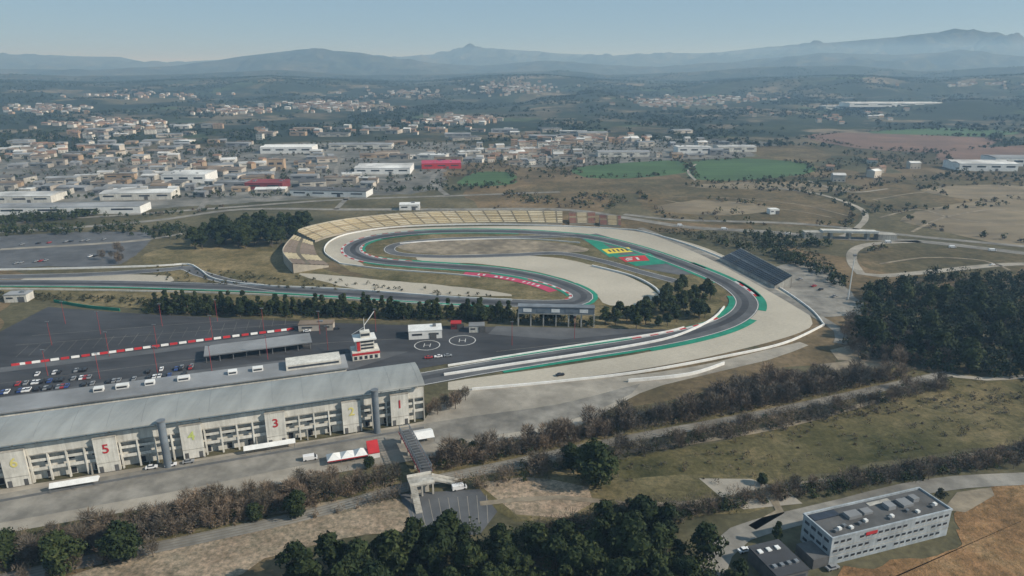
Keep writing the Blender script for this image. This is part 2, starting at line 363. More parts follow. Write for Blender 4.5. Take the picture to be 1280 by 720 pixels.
# ---------------------------------------------------------------- ground
def polar(name,rs,m,n=460):
    az=np.concatenate([np.linspace(-math.pi,-1.0,30,endpoint=False),np.linspace(-1.0,1.0,n),np.linspace(1.0,math.pi,30)[1:]])
    A,R=np.meshgrid(az,rs); X=np.sin(A)*R; Y=np.cos(A)*R; Z=hz(X,Y); V=np.stack([X,Y,Z],-1).reshape(-1,3)
    na=len(az); f=[(i*na+j,i*na+j+1,(i+1)*na+j+1,(i+1)*na+j)[::-1] for i in range(len(rs)-1) for j in range(na-1)]
    me=bpy.data.meshes.new(name); me.from_pydata(V.tolist(),[],f); me.materials.append(M[m]); me.shade_smooth(); return struct(lk(name,me))
polar('ground',np.concatenate([[.5,100,300,600,1000,1500],np.linspace(2000,4800,90)]),'ground')
polar('hills',np.concatenate([np.linspace(4800,9500,150),np.linspace(9600,14000,120),[15000,17000,20000]]),'hill',640)
# ---------------------------------------------------------------- fields and surfaces
FP=[
 ('field',[(578,232),(576,224),(600,215),(640,216),(642,230)],.06,'green',1),
 ('field',[(718,210),(790,203),(850,201),(862,214),(800,222),(735,222)],.06,'green',1),
 ('field',[(862,203),(930,198),(1000,203),(1018,214),(960,223),(870,224)],.07,'green',1),
 ('field',[(1085,165),(1180,160),(1270,165),(1240,170),(1150,170)],.06,'green',2),
 ('field',[(1010,172),(1050,166),(1230,172),(1245,178),(1200,190),(1080,186)],.08,'redsoil',2),
 ('field',[(940,185),(1000,182),(1040,196),(1000,204),(960,200)],.05,'brown',2),
 ('field',[(800,242),(900,236),(1000,240),(1066,262),(1060,280),(960,282),(830,272)],.06,'brown',2),
 ('field',[(1060,240),(1130,226),(1290,226),(1290,255),(1180,262),(1090,258)],.06,'brown',2),
 ('field',[(1130,272),(1200,254),(1290,250),(1290,305),(1180,290)],.09,'tan',2),
 ('field',[(1075,318),(1120,308),(1270,316),(1262,345),(1180,345),(1090,338)],.08,'brown',1),
 ('field',[(820,258),(880,250),(960,258),(940,268),(860,268)],.09,'tan',2),
 ('field',[(1150,236),(1220,231),(1290,234),(1290,246),(1200,248)],.09,'tan',2),
 ('field',[(1180,190),(1290,182),(1290,205),(1190,204)],.05,'redsoil',2),
 ('field',[(860,232),(960,227),(1060,234),(1050,240),(900,236)],.055,'tan',2)]
FX=[f[1] for f in FP]
for nm,pts,z,m,j in FP+[
 ('field',[(640,238),(720,225),(860,224),(1010,226),(960,236),(800,240),(700,250)],.05,'brown',2),
 ('yard',[(-60,275),(-60,205),(120,196),(340,180),(560,178),(620,196),(560,210),(540,238),(360,250),(180,262)],.03,'yard',3),
 ('yard',[(650,178),(830,174),(960,178),(950,194),(850,200),(700,208),(640,205)],.03,'yard',3),
 ('grass',[(180,318),(250,303),(330,305),(400,335),(470,350),(600,366),(600,374),(400,362),(300,358),(200,345)],.10,'drygrass',1),
 ('grass',[(640,330),(780,320),(850,340),(900,370),(890,410),(760,412),(640,398),(400,400),(200,388),(0,370),(0,356),(300,362)],.05,'drygrass',1),
 ('grass',[(410,305),(520,288),(720,288),(820,310),(900,350),(880,380),(700,385),(500,352),(430,335)],.11,'drygrass',1),
 ('meadow',[(590,606),(700,578),(820,566),(980,532),(1150,480),(1300,462),(1300,548),(1170,566),(980,598),(860,612),(780,636),(640,650)],.08,'olive',1.2),
 ('dirt_patch',[(615,610),(700,588),(790,600),(890,590),(960,600),(985,625),(930,640),(850,650),(740,655),(650,650)],.10,'drygrass',1.2),
 ('dirt_patch',[(880,600),(940,596),(985,612),(1000,628),(930,634),(900,620)],.13,'pale',1.2),
 ('dirt_patch',[(600,606),(660,594),(740,606),(748,630),(640,646)],.12,'pink',1.5),
 ('bare_soil',[(1020,735),(1060,712),(1120,702),(1192,684),(1196,650),(1200,628),(1230,614),(1300,606),(1330,780),(1000,780)],.10,'orange',1.2),
 ('dirt_patch',[(1185,640),(1195,616),(1240,608),(1232,618),(1205,640)],.13,'dirt',1.2),
 ('bank',[(0,668),(250,628),(480,592),(700,552),(860,512),(1010,470),(1060,462),(1180,462),(1190,470),(1000,520),(760,568),(560,602),(400,640),(150,700),(0,730)],.07,'drygrass',1),
 ('dirt_patch',[(1020,455),(1060,450),(1130,448),(1100,462),(1040,464)],.12,'dirt',1),
 ('dirt_patch',[(1040,438),(1080,430),(1110,440),(1090,452),(1050,452)],.11,'dirt',1),
]: patch(nm,pts,z,m,j,12 if m!='orange' else 4)
patch('gravel_trap',[(408,316),(412,302),(440,292),(500,286),(600,283),(720,284),(800,290),(870,306),(930,332),(985,368),(1014,398),(1000,416),(900,443),(780,465),(640,482),(560,488),(560,478),(700,458),(830,436),(905,410),(930,385),(915,358),(860,330),(800,310),(740,297),(640,290),(540,291),(460,298),(436,308),(440,322),(455,332),(430,332)],.16,'gravel',0,8)
patch('gravel_trap',[(520,322),(600,318),(690,322),(745,333),(790,348),(822,368),(815,380),(762,382),(744,368),(715,352),(660,338),(600,330),(540,328)],.17,'gravel',.3,8)
patch('gravel_trap',[(20,352),(60,345),(150,343),(215,346),(200,356),(100,356)],.15,'gravel',.3,8)
patch('gravel_trap',[(375,342),(500,352),(600,362),(640,370),(560,369),(450,362)],.15,'gravel',.5,8)
patch('dirt_island',[(500,306),(560,301),(650,300),(715,306),(735,314),(660,317),(560,318),(510,314)],.19,'dirt',.5,8)
patch('service_apron',[(530,527),(540,512),(590,486),(680,478),(780,470),(870,458),(1000,428),(1010,432),(960,450),(860,474),(800,492),(720,534),(640,552),(540,572),(420,592),(250,624),(0,668),(-60,680),(-60,625),(0,612)],.14,'pale',.2,14)
patch('road',[(0,618),(530,530),(700,505),(800,480),(790,492),(700,530),(520,558),(400,578),(200,618),(0,654),(-60,666),(-60,630)],.18,'road',.1,14)
patch('paddock',[(60,384),(150,391),(370,402),(560,408),(830,412),(842,417),(700,437),(560,455),(520,462),(300,478),(100,500),(-80,525),(-80,430),(0,415)],.20,'asph',0,30)
patch('paddock_concrete',[(620,408),(830,413),(700,425),(610,418)],.24,'track',0,0)
patch('paddock_concrete',[(0,460),(200,436),(360,415),(362,418),(210,440),(0,466)],.25,'track',0,0)
patch('paddock_concrete',[(0,497),(200,468),(450,440),(510,440),(440,462),(200,490),(0,512)],.22,'track',0,0)
patch('car_park',[(-20,300),(60,292),(150,290),(190,294),(150,330),(60,333),(-20,334)],.14,'track',.5,10)
patch('car_park',[(500,618),(600,612),(622,640),(600,668),(530,676),(508,650)],.16,'track',.1,0)
patch('dirt_road',[(70,725),(200,690),(330,655),(430,632),(496,626),(515,650),(505,665),(430,672),(330,700),(280,725),(200,745),(60,745)],.17,'pink',.5,6)
patch('car_park',[(985,330),(1030,335),(1070,372),(1085,390),(1020,395),(990,370),(950,345)],.13,'road',.5,8)
for pts,w,m in [
 ([(885,760),(888,720),(900,690),(925,668),(985,650),(1060,632),(1130,614),(1200,603),(1300,598)],8,'road'),
 ([(0,290),(100,284),(200,275),(300,262),(420,262)],10,'road'),([(0,312),(120,305),(180,300),(230,292)],7,'pale'),
 ([(420,262),(560,262),(700,262),(780,272),(860,284),(960,290),(1050,298),(1150,302),(1290,318)],12,'road'),
 ([(780,268),(850,275),(1000,280),(1150,296),(1290,309)],9,'road'),
 ([(960,234),(1020,242),(1070,258),(1082,272),(1068,288),(1052,296)],6,'pale'),
 ([(1290,330),(1240,332),(1100,345),(1070,335),(1066,315),(1090,305),(1150,302)],8,'pale'),
 ([(800,285),(880,318),(960,360),(1020,395),(1050,415),(1050,430)],7,'road'),
 ([(0,272),(100,272),(250,262),(420,250),(560,245),(700,240)],9,'road'),([(250,262),(270,235),(300,215),(330,200),(380,190)],7,'road'),
 ([(560,245),(540,225),(560,208),(600,196),(700,188),(860,184)],7,'road'),([(0,205),(150,205),(300,200),(500,196)],7,'road'),
 ([(830,250),(900,262),(980,262),(1040,272)],2.5,'dirt'),([(1090,250),(1160,240),(1230,246),(1290,240)],3,'dirt'),([(1100,272),(1150,262),(1200,275),(1290,282)],3,'dirt'),
 ([(840,246),(920,248),(1000,256),(1060,270)],2.5,'dirt'),([(1140,290),(1180,272),(1240,262),(1290,266)],3,'dirt'),([(1100,330),(1160,322),(1230,326),(1262,338)],2.5,'dirt'),
 ([(1010,226),(1060,240),(1110,236)],4,'pale'),([(870,226),(860,214),(870,205)],4,'pale'),
 ([(0,225),(120,222),(220,216),(330,220)],6,'road'),([(140,262),(130,235),(150,205),(150,185)],6,'road'),([(420,262),(440,235),(420,215),(430,195)],6,'road'),
 ([(600,630),(700,622),(800,632),(900,625),(960,612),(1100,590),(1290,556)],2.6,'dirt'),([(560,600),(700,575),(850,556),(1000,528),(1140,488)],3,'dirt'),([(960,612),(975,640),(940,660)],3,'dirt'),
 ([(1190,470),(1230,474),(1300,470)],4,'pale'),([(0,712),(150,676),(300,648),(500,616)],2.5,'dirt')]:
    ribbon('road',pts,w,.21,m,step=10)
ribbon('railway_bed',None,6,.25,'road',raw=rail)
for o in (-1.9,-.45,1.,2.4): ribbon('rail',None,.22,.34,'aisle',off=o,raw=rail)
# ---------------------------------------------------------------- track
A=np.array(P(530,525)); B=np.array(P(0,610)); U=(A-B)/np.linalg.norm(A-B); RZ=math.atan2(U[1],U[0]); VV=np.array([-U[1],U[0]])
def LG(x,y): q=A+U*x+VV*y; return (q[0],q[1])
T1=smooth([LG(-200,39),LG(-60,39),LG(0,41)]+W([(600,461),(700,445),(800,430),(870,416),(912,402),(932,386),(930,371),(906,353),(870,337),(830,322),(790,309),(750,299),(710,294),(650,290),(580,289),(520,291),(470,297),(444,306),(441,316),(464,325),(510,330),(570,334),(620,338),(668,346),(706,357),(728,369),(718,378),(680,380),(620,378),(540,374),(450,368),(350,362),(250,358),(150,355),(50,354),(-30,354)]),5)
ribbon('track',None,15,.28,'track',raw=T1)
T2=smooth(W([(-30,347),(100,344),(200,338),(232,335),(250,342),(290,353),(350,362)]),5); ribbon('track',None,11,.27,'track',raw=T2)
T3=smooth(W([(720,295),(640,297),(560,299),(505,304),(487,311),(500,318),(560,321),(640,319),(700,317),(750,326),(800,340),(845,352)]),5); ribbon('track',None,10,.26,'track',raw=T3)
for raw,w in ((T1,15),(T2,11),(T3,10)):
    for s in (-1,1): ribbon('track_edge_line',None,.5,.33,'line',off=s*(w/2-.6),raw=raw)
ribbon('racing_line',None,4.5,.295,'asph',off=1,raw=T1)
def sub(raw,a,b):
    i=min(range(len(raw)),key=lambda k:np.linalg.norm(raw[k]-np.array(P(*a)))); j=min(range(len(raw)),key=lambda k:np.linalg.norm(raw[k]-np.array(P(*b)))); i,j=min(i,j),max(i,j); return raw[i:j+1]
for a,b,s,w in [((620,459),(800,430),-1,2.4),((800,430),(925,395),-1,4.5),((620,459),(912,402),1,2.2),((930,371),(850,330),-1,4),((912,402),(932,371),1,4),((932,386),(906,353),-1,5),((906,353),(750,299),1,3),((870,337),(750,299),-1,2.5),((750,299),(650,290),-1,3),((650,290),(470,297),-1,3),((650,290),(470,297),1,2.5),((520,291),(441,316),1,4),((464,325),(570,334),1,3.5),((464,325),(600,336),-1,2.5),((620,338),(728,369),-1,4),((570,334),(706,357),1,2.2),((706,357),(718,378),1,3),((620,378),(350,362),1,2.5),((350,362),(0,354),1,2)]:
    ribbon('painted_verge',None,w,.31 if s<0 else .315,'kgreen',off=s*(7.5+w/2),raw=sub(T1,a,b))
for a,b,s in [((800,430),(912,402),1),((930,371),(906,353),-1),((520,291),(464,325),-1),((668,346),(718,378),-1),((444,306),(510,330),1)]:
    ribbon('kerb',None,1.5,.36,['red','line'],off=s*8.2,alt=True,raw=sub(T1,a,b))
cs=sub(T1,(588,335),(712,360)); ribbon('painted_runoff',None,7.5,.34,'crimson',off=-15.5,raw=cs)
K=offset(cs,-17.3); K2=offset(cs,-13.7)
for i in range(2,len(cs)-3,1):
    if i%5==4: continue
    a=K[i]*.75+K[i+1]*.25; b_=K[i]*.45+K[i+1]*.55; c_=K2[i]*.45+K2[i+1]*.55; d_=K2[i]*.75+K2[i+1]*.25
    if i%3==0: d_=K2[i]*.95+K2[i+1]*.05
    if i%4==1: b_=K[i]*.1+K[i+1]*.9
    bm=MB().face([(*a,.38),(*b_,.38),(*c_,.38),(*d_,.38)]); struct(bm.build('painted_marking','line'))
patch('painted_runoff',[(722,296),(745,292),(800,308),(880,342),(850,344),(800,335),(760,318)],.22,'track',0,0)
patch('painted_runoff',[(765,320),(812,317),(832,330),(795,333)],.30,'kgreen',0,0)
patch('painted_runoff',[(772,322),(806,319.5),(812,326),(782,328)],.34,'red',0,0)
for q in ([(780,323.2),(790,322.4),(791,323.4),(781,324.2)],[(783,325),(790,324.4),(791,325.4),(784,326)],[(794,322.2),(797,322),(800,325.2),(797,325.4)],[(780,323.2),(782,323),(786,326.4),(784,326.6)]): patch('painted_marking',q,.38,'line',0,0)
patch('painted_runoff',[(752,312),(786,309.5),(791,315),(760,317.5)],.30,'yellow',0,0)
for i in range(5): patch('painted_marking',[(759+i*5.3,312.6-i*.35),(761.5+i*5.3,312.4-i*.35),(765+i*5.3,315.4-i*.35),(762.5+i*5.3,315.6-i*.35)],.34,'asph',0,0)
patch('painted_runoff',[(728,298),(742,297),(775,318),(762,322)],.26,'kgreen',0,0)
for px,py,R in ((534,432,6.8),(578,426,7.2)):
    x,y=P(px,py); b=MB()
    for i in range(36):
        a0,a1=6.2832*i/36,6.2832*(i+1)/36
        b.face([(x+math.cos(a)*q,y+math.sin(a)*q,.27) for a,q in ((a0,R),(a0,R+.5),(a1,R+.5),(a1,R))])
    for x0,x1,y0,y1 in ((-1.9,-1.5,-2.6,2.6),(1.5,1.9,-2.6,2.6),(-1.5,1.5,-.2,.2)): b.face([(x+x0,y+y0,.27),(x+x1,y+y0,.27),(x+x1,y+y1,.27),(x+x0,y+y1,.27)])
    struct(b.build('helipad_marking','line'))
for i in range(9):
    a=P(512+i*12,626-i*.9); b_=P(522+i*11,664-i*1.2); ribbon('parking_line',[(a[0],a[1],0),(b_[0],b_[1],0)],.16,.2,'pale')
for i in range(22):
    a=P(20+i*16,447-i*1.9); ribbon('parking_line',[(a[0],a[1],0),(a[0]-4,a[1]+16,0)],.14,.28,'road')
for a,b_ in (((20,432),(380,404)),((40,420),(300,400)),((390,430),(500,424)),((620,440),(800,420)),((0,480),(420,428))):
    p,q=P(*a),P(*b_); ribbon('paddock_lane_line',[(p[0],p[1],0),(q[0],q[1],0)],.18,.285,'pale')
# ---------------------------------------------------------------- walls
for pts,h,t,m,l in [
 ([(555,470),(640,457),(740,442),(828,426),(868,412),(893,398),(905,385)],1.5,.8,'white','long white concrete wall along the inside of the sweeping final corner'),
 ([(560,458),(700,436),(820,418),(855,410)],1.1,.5,'white','thin white wall between the dark paddock apron and the final corner'),
 ([(590,488),(700,478),(800,466),(900,448),(980,430),(1030,407)],1.3,.6,'white','white wall at the near outer edge of the big gravel trap'),
 ([(1030,407),(1010,385),(960,352),(900,322),(840,300),(795,288)],1.2,.6,'white','white wall behind the right edge of the gravel trap by the dark stand'),
 ([(795,288),(700,283),(600,281),(500,284),(440,292),(413,302),(406,316),(425,330)],1.2,.7,'white','pale wall in front of the curved beige grandstand'),
 ([(425,330),(480,337),(560,343),(600,347)],1.1,.6,'white','white wall curving along the foot of the hairpin slope'),
 ([(0,338),(100,336),(200,333),(235,331),(250,338),(270,350),(330,358),(420,362),(560,372),(640,376)],1.3,.7,'white','white wall sweeping round the grassy knoll at left'),
 ([(0,362),(150,364),(300,368),(450,376),(640,388)],1.1,.6,'cream','pale low wall on the near side of the back straight'),
 ([(740,333),(790,346),(820,362),(828,378)],1.4,1.,'white','white tyre wall at the right end of the inner gravel trap'),
 ([(500,305),(560,301),(650,299),(725,304)],1.1,.5,'white','short pale wall on the brown dirt island'),
 ([(785,478),(860,470),(905,456)],1.8,.6,'white','short thick white wall at the corner of the service apron'),
 ([(0,628),(200,592),(400,558),(530,536)],1.1,.2,'steel','grey railing in front of the numbered grandstand'),
 ([(68,378),(110,385),(150,389)],2.,.4,'kgreen','green screened fence at the far left corner of the paddock'),
]: wall('wall' if 'railing' not in l and 'fence' not in l else 'fence',pts,h,t,m,l,'wall' if 'railing' not in l and 'fence' not in l else 'fence')
bb=MB().profx([(-.55,0),(.55,0),(.3,.8),(.25,1.1),(-.25,1.1),(-.3,.8)],-1.9,1.9)
bms=[bb.mesh('barrier_block','red'),bb.mesh('barrier_block','white')]
bl=smooth(W([(20,457),(120,444),(240,428),(368,412)]),4)
for i in range(len(bl)-1):
    d=bl[i+1]-bl[i]; tag(lk('barrier_block',bms[i%2],None,(*bl[i],.2),math.atan2(d[1],d[0])),['red','white'][i%2]+' barrier block in the chain crossing the paddock','barrier','barrier blocks crossing the paddock, '+['red','white'][i%2])
# ---------------------------------------------------------------- main grandstand
def font(s,size,m):
    cu=bpy.data.curves.new('t','FONT'); cu.body=s; cu.size=size; cu.align_x='CENTER'; cu.extrude=.03; cu.offset=.014*size
    o=bpy.data.objects.new('t',cu); C.objects.link(o); bpy.context.view_layer.update()
    me=bpy.data.meshes.new_from_object(o.evaluated_get(bpy.context.evaluated_depsgraph_get())); bpy.data.objects.remove(o)
    me.materials.clear(); me.materials.append(M[m]); return me
def lx(px,yy=0,z=8):
    lo,hi=-260.,10.
    for _ in range(40):
        mid=(lo+hi)/2; q=LG(mid,yy)
        if proj(q[0],q[1],z)[0]<px: lo=mid
        else: hi=mid
    return lo
gs=thing('main_grandstand','long grandstand with arched silver roof and numbered cream panels beside the road','grandstand',(A[0],A[1],0),RZ)
L=-230
prof=[(-3,18.4),(-2.6,18.9),(-1.5,19.4),(1,20.0),(4,20.5),(8,20.9),(12,21.0),(16,20.7),(18.5,20.2)]
b=MB(); b.profx(prof+[(y,z-.3) for y,z in prof[::-1]],L,.4); rf=b.build('roof','roofm',gs)
b=MB()
for x in range(L,1,12): b.profx([(y,z+.05) for y,z in prof[2:]]+[(y,z-.1) for y,z in prof[:1:-1]],x-.05,x+.05)
b.build('roof_seams','rib',gs)
tm=MB().tube((0,.9,12),(0,.9,19.2),.16).tube((0,.9,15.2),(0,-2.2,18.4),.1).tube((0,1.,15.2),(0,8,20.3),.12).mesh('roof_truss','facade')
for x in range(L+4,0,8): lk('roof_truss',tm,gs,(x,0,0))
MB().profx([(0.8,14.4),(26,4),(26,0),(24,0),(6,11.3),(.8,13.2)],L,0).build('seating_tier','facade',gs)
MB().bz(L,0,0,.6,11.6,16.0).build('parapet','facade',gs)
MB().bz(L,0,-.25,-.01,11.3,11.7).build('parapet_edge','conc',gs)
MB().bz(L,0,2.2,2.7,0,11.6).build('rear_wall','facade',gs)
MB().bz(L,0,.2,2.2,4.5,4.9).build('gallery_floor','conc',gs); MB().bz(L,0,.2,2.2,8.3,8.6).build('gallery_floor','conc',gs)
MB().bz(L,0,.05,.2,4.6,5.9).build('balustrade','facade',gs)
MB().bz(L,0,.05,.2,8.4,9.5).build('balustrade','facade',gs)
cm=MB().bz(-.28,.28,-.3,.7,0,11.6).mesh('column','facade')
for i in range(38): lk('column',cm,gs,(L+2+i*6.05,0,0))
wm=MB().bz(-.9,.9,2.08,2.19,.3,2.8).mesh('doorway','dark'); w2=MB().bz(-1.,1.,2.08,2.19,6.6,7.7).mesh('window','glass')
for x in range(L+6,0,8): lk('doorway',wm,gs,(x-.4,0,0)); lk('window',w2,gs,(x-.4,0,0))
b=MB(); b.profx([(0,0),(26,0),(26,4.4),(.6,16.),(0,16.)],.02,.5); b.build('end_wall','conc',gs)
for k in range(3): MB().bz(.52,.7,1,7,1+k*4.2,3.6+k*4.2).build('end_louvre','dconc',gs)
for px,s,c in ((500,'1','red'),(440,'2','yfaint'),(345,'3','red'),(240,'4','lime'),(133,'5','red'),(18,'6','yfaint'),(-110,'7','red')):
    x=lx(px,-2); pn=MB().bz(x-3.9,x+3.9,-1.6,-.32,.4,14.8).build('number_panel','facade',gs)
    MB().bz(x-4,x+4,-1.7,-.33,14.82,15.2).bz(x-4,x+4,-1.68,-1.62,4.3,4.5).build('panel_trim','conc',pn)
    t=lk('number',font(s,5.3,c),pn,(x,-1.72,8.6)); t.rotation_euler=(math.pi/2,0,0)
    for k in (-1,1): MB().bz(x+k*2.6-.7,x+k*2.6+.7,-1.66,-1.62,.4,3.).build('door','dconc',pn)
for px in (470,207,-80):
    x=lx(px,-4); tb=MB().tube((x,-4.5,0),(x,-4.5,20.),1.45,1.45,20).build('stair_tower','bluegrey',gs)
    MB().tube((x,-4.5,20.02),(x,-4.5,20.4),1.65,1.65,20).build('tower_cap','steel',tb)
    for k in range(5): MB().tube((x,-4.5,3+k*3.6),(x,-4.5,3.15+k*3.6),1.5,1.5,20).build('tower_band','steel',tb)
bm_=MB().profx([(-1.5,0),(-.33,0),(-.33,4.6),(-.45,4.6)],0,.4).mesh('buttress','conc')
for k,x in enumerate(range(L,0,20)): lk('buttress',bm_,gs,(x,0,0))
# pit building
pb=thing('pit_building','low long pit building with white roof cabins behind the silver grandstand roof','building',(*LG(0,0),0),RZ)
MB().bz(-230,-28,50,64,0,8).build('wall','cream',pb); MB().bz(-231,-27,49,66,8,8.6).build('roof','groof',pb)
wm=MB().bz(-2.2,2.2,64.02,64.15,.4,4).mesh('garage_door','dark')
for x in range(-226,-30,7): lk('garage_door',wm,pb,(x,0,0))
for px,w in ((150,2.6),(185,2.),(228,2.6),(290,2.),(322,2.4),(120,2.)):
    x=lx(px,54,10); c=MB().bz(x-w,x+w,58,61,8.62,10.4).build('roof_cabin','white',pb); MB().bz(x-w*.8,x+w*.8,57.9,57.98,9.2,10.0).build('window','glass',c)
x=lx(395,54,10); c=MB().bz(x-14,x+12,54,64,8.62,11.4).build('roof_pavilion','cream',pb); MB().bz(x-13,x+11,53.9,53.98,9.6,10.6).build('window','glass',c)
# paddock canopy
x0,y0=P(256,455); x1_,y1_=P(391,437); ca=math.atan2(y1_-y0,x1_-x0); cl=math.hypot(x1_-x0,y1_-y0)
cp=thing('paddock_canopy','long flat grey canopy roof standing in the paddock behind the pit cabins','canopy',(x0,y0,.2),ca)
MB().bz(0,cl,0,15,4.0,4.3).build('roof','groof',cp); MB().bz(0,cl,-.15,-.01,3.8,4.4).build('fascia','steel',cp)
pm=MB().bz(-.2,.2,-.2,.2,0,4.0).mesh('post','steel')
for i in range(9):
    for yy in (1,14): lk('post',pm,cp,(1+i*(cl-2)/8,yy,0))
# control tower
x,y=P(458,446); tw=thing('control_tower','stepped white and red race control tower at the end of the pit building','tower',(x,y,0),RZ); tw.scale=(.85,.85,.85)
MB().bz(-9,8,-5,6,0,6).build('base','cream',tw); MB().bz(-6,5,-4,5,6,13).build('tower_body','cream',tw)
for k in range(3): MB().bz(-3.4,4.5,-4.12,-4.01,7+k*2.2,8.2+k*2.2).build('window','glass',tw)
MB().bz(-9.1,8.1,-5.15,-5.01,3.7,5.2).build('red_band','red',tw)
MB().bz(-5.8,-3.8,-4.25,-4.01,6.1,12.8).build('red_panel','red',tw)
for k in range(5): MB().bz(-8+k*3.2,-6.2+k*3.2,-5.12,-5.01,.8,3).build('window','glass',tw)
MB().bz(-7.5,6.5,-5,6,13,13.8).build('roof','white',tw)
MB().bz(-3,3,-2,3,13.8,17.5).build('cabin','cream',tw); MB().bz(-2.7,2.7,-2.1,-2.01,15,16.6).build('window','glass',tw)
MB().tube((0,1,17.5),(0,1,26),.3,.12).tube((0,1,20),(-8,3,15),.15).tube((0,1,21),(7,3,29),.22).build('mast','white',tw)
# ---------------------------------------------------------------- curved stand etc.
def stand(name,label,front,back,zf,zb,rows,ms,sec,lead='conc',ri='riser',aw=.7,ai='aisle'):
    f=smooth(W(front),4); n=len(f); bw=[P(px,py,zb) for px,py in back]; bk=smooth(bw,.5); idx=[int(i*(len(bk)-1)/(n-1)) for i in range(n)]; bk=[bk[i] for i in idx]
    o=f[0]; r=thing(name,label,'grandstand',(o[0],o[1],0)); 
    def pt(i,t,z): q=f[i]*(1-t)+bk[i]*t-o; return (q[0],q[1],z)
    i=0;k=0
    while i<n-1:
        j=min(n-1,i+sec); b=MB()
        for a in range(i,j):
            for rr in range(rows):
                t0,t1=rr/rows,(rr+1)/rows; z0=zf+(zb-zf)*t0; z1=zf+(zb-zf)*t1
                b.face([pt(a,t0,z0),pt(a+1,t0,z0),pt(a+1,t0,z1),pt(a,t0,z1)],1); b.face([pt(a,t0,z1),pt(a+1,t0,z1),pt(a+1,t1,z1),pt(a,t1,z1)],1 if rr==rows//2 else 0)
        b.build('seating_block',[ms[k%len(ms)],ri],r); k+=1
        if j<n-1:
            b=MB(); a=j
            for rr in range(rows):
                t0,t1=rr/rows,(rr+1)/rows; z1=zf+(zb-zf)*t1+.12
                w=pt(a,t0,z1);w2=pt(a,t1,z1); d=(f[min(a+1,n-1)]-f[a]); d=d/np.linalg.norm(d)*aw
                b.face([(w[0]-d[0],w[1]-d[1],z1),(w[0]+d[0],w[1]+d[1],z1),(w2[0]+d[0],w2[1]+d[1],z1),(w2[0]-d[0],w2[1]-d[1],z1)])
            b.build('stair',ai,r)
        i=j
    b=MB()
    for a in range(n-1):
        b.face([pt(a,1,0),pt(a+1,1,0),pt(a+1,1,zb+.8),pt(a,1,zb+.8)]); b.face([pt(a,1.02,0),pt(a+1,1.02,0),pt(a+1,1.02,zb+.8),pt(a,1.02,zb+.8)]); b.face([pt(a,1,zb+.8),pt(a+1,1,zb+.8),pt(a+1,1.02,zb+.8),pt(a,1.02,zb+.8)])
        b.face([pt(a,0,0),pt(a+1,0,0),pt(a+1,0,zf+.1),pt(a,0,zf+.1)])
    for a in (0,n-1): b.face([pt(a,0,0),pt(a,1,0),pt(a,1,zb),pt(a,0,zf)])
    b.build('back_wall',lead,r); return r
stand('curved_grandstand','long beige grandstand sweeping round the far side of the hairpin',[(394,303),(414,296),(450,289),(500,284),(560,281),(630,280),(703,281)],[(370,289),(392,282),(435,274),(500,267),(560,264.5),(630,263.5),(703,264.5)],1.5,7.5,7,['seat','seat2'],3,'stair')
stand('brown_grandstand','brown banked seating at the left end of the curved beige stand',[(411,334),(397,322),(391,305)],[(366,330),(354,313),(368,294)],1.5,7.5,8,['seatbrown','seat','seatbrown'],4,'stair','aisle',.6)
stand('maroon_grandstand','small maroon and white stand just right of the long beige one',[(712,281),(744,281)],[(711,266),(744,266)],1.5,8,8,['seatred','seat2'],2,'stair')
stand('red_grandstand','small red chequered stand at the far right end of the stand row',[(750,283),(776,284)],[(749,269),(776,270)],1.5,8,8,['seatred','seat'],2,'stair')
stand('dark_grandstand','dark blue banked stand above the right side of the gravel trap',[(900,326),(968,361)],[(925,311),(990,345)],2,9,9,['seatdark'],5,'conc','steel',.5)
# gantry bridge
g0=np.array(P(648,406)); g1=np.array(P(742,408)); gl=np.linalg.norm(g1-g0); gz=math.atan2(*(g1-g0)[::-1])
gb=thing('track_bridge','dark spectator bridge on columns crossing the track in the middle','bridge',(*g0,0),gz)
MB().bz(0,gl,-2.5,2.5,8,8.8).build('deck','conc',gb); MB().bz(0,gl,-2.6,-2.51,8.8,12.2).build('parapet','bluegrey',gb); MB().bz(0,gl,2.51,2.6,8.8,12.2).build('parapet','bluegrey',gb)
MB().bz(-.3,gl+.3,-2.9,2.9,12.4,12.9).build('roof','steel',gb)
for i in range(7):
    x=i*(gl/6); lk('column',MB().bz(x-.4,x+.4,-1.8,-1.,0,8).bz(x-.4,x+.4,1,1.8,0,8).bz(x-.4,x+.4,-1,1,6.9,7.7).mesh('column','conc'),gb)
for i in range(5): MB().bz(3+i*gl/5.4,3+i*gl/5.4+5,-2.72,-2.62,9.4,11.6).build('panel',['white','bluegrey'][i%2],gb)
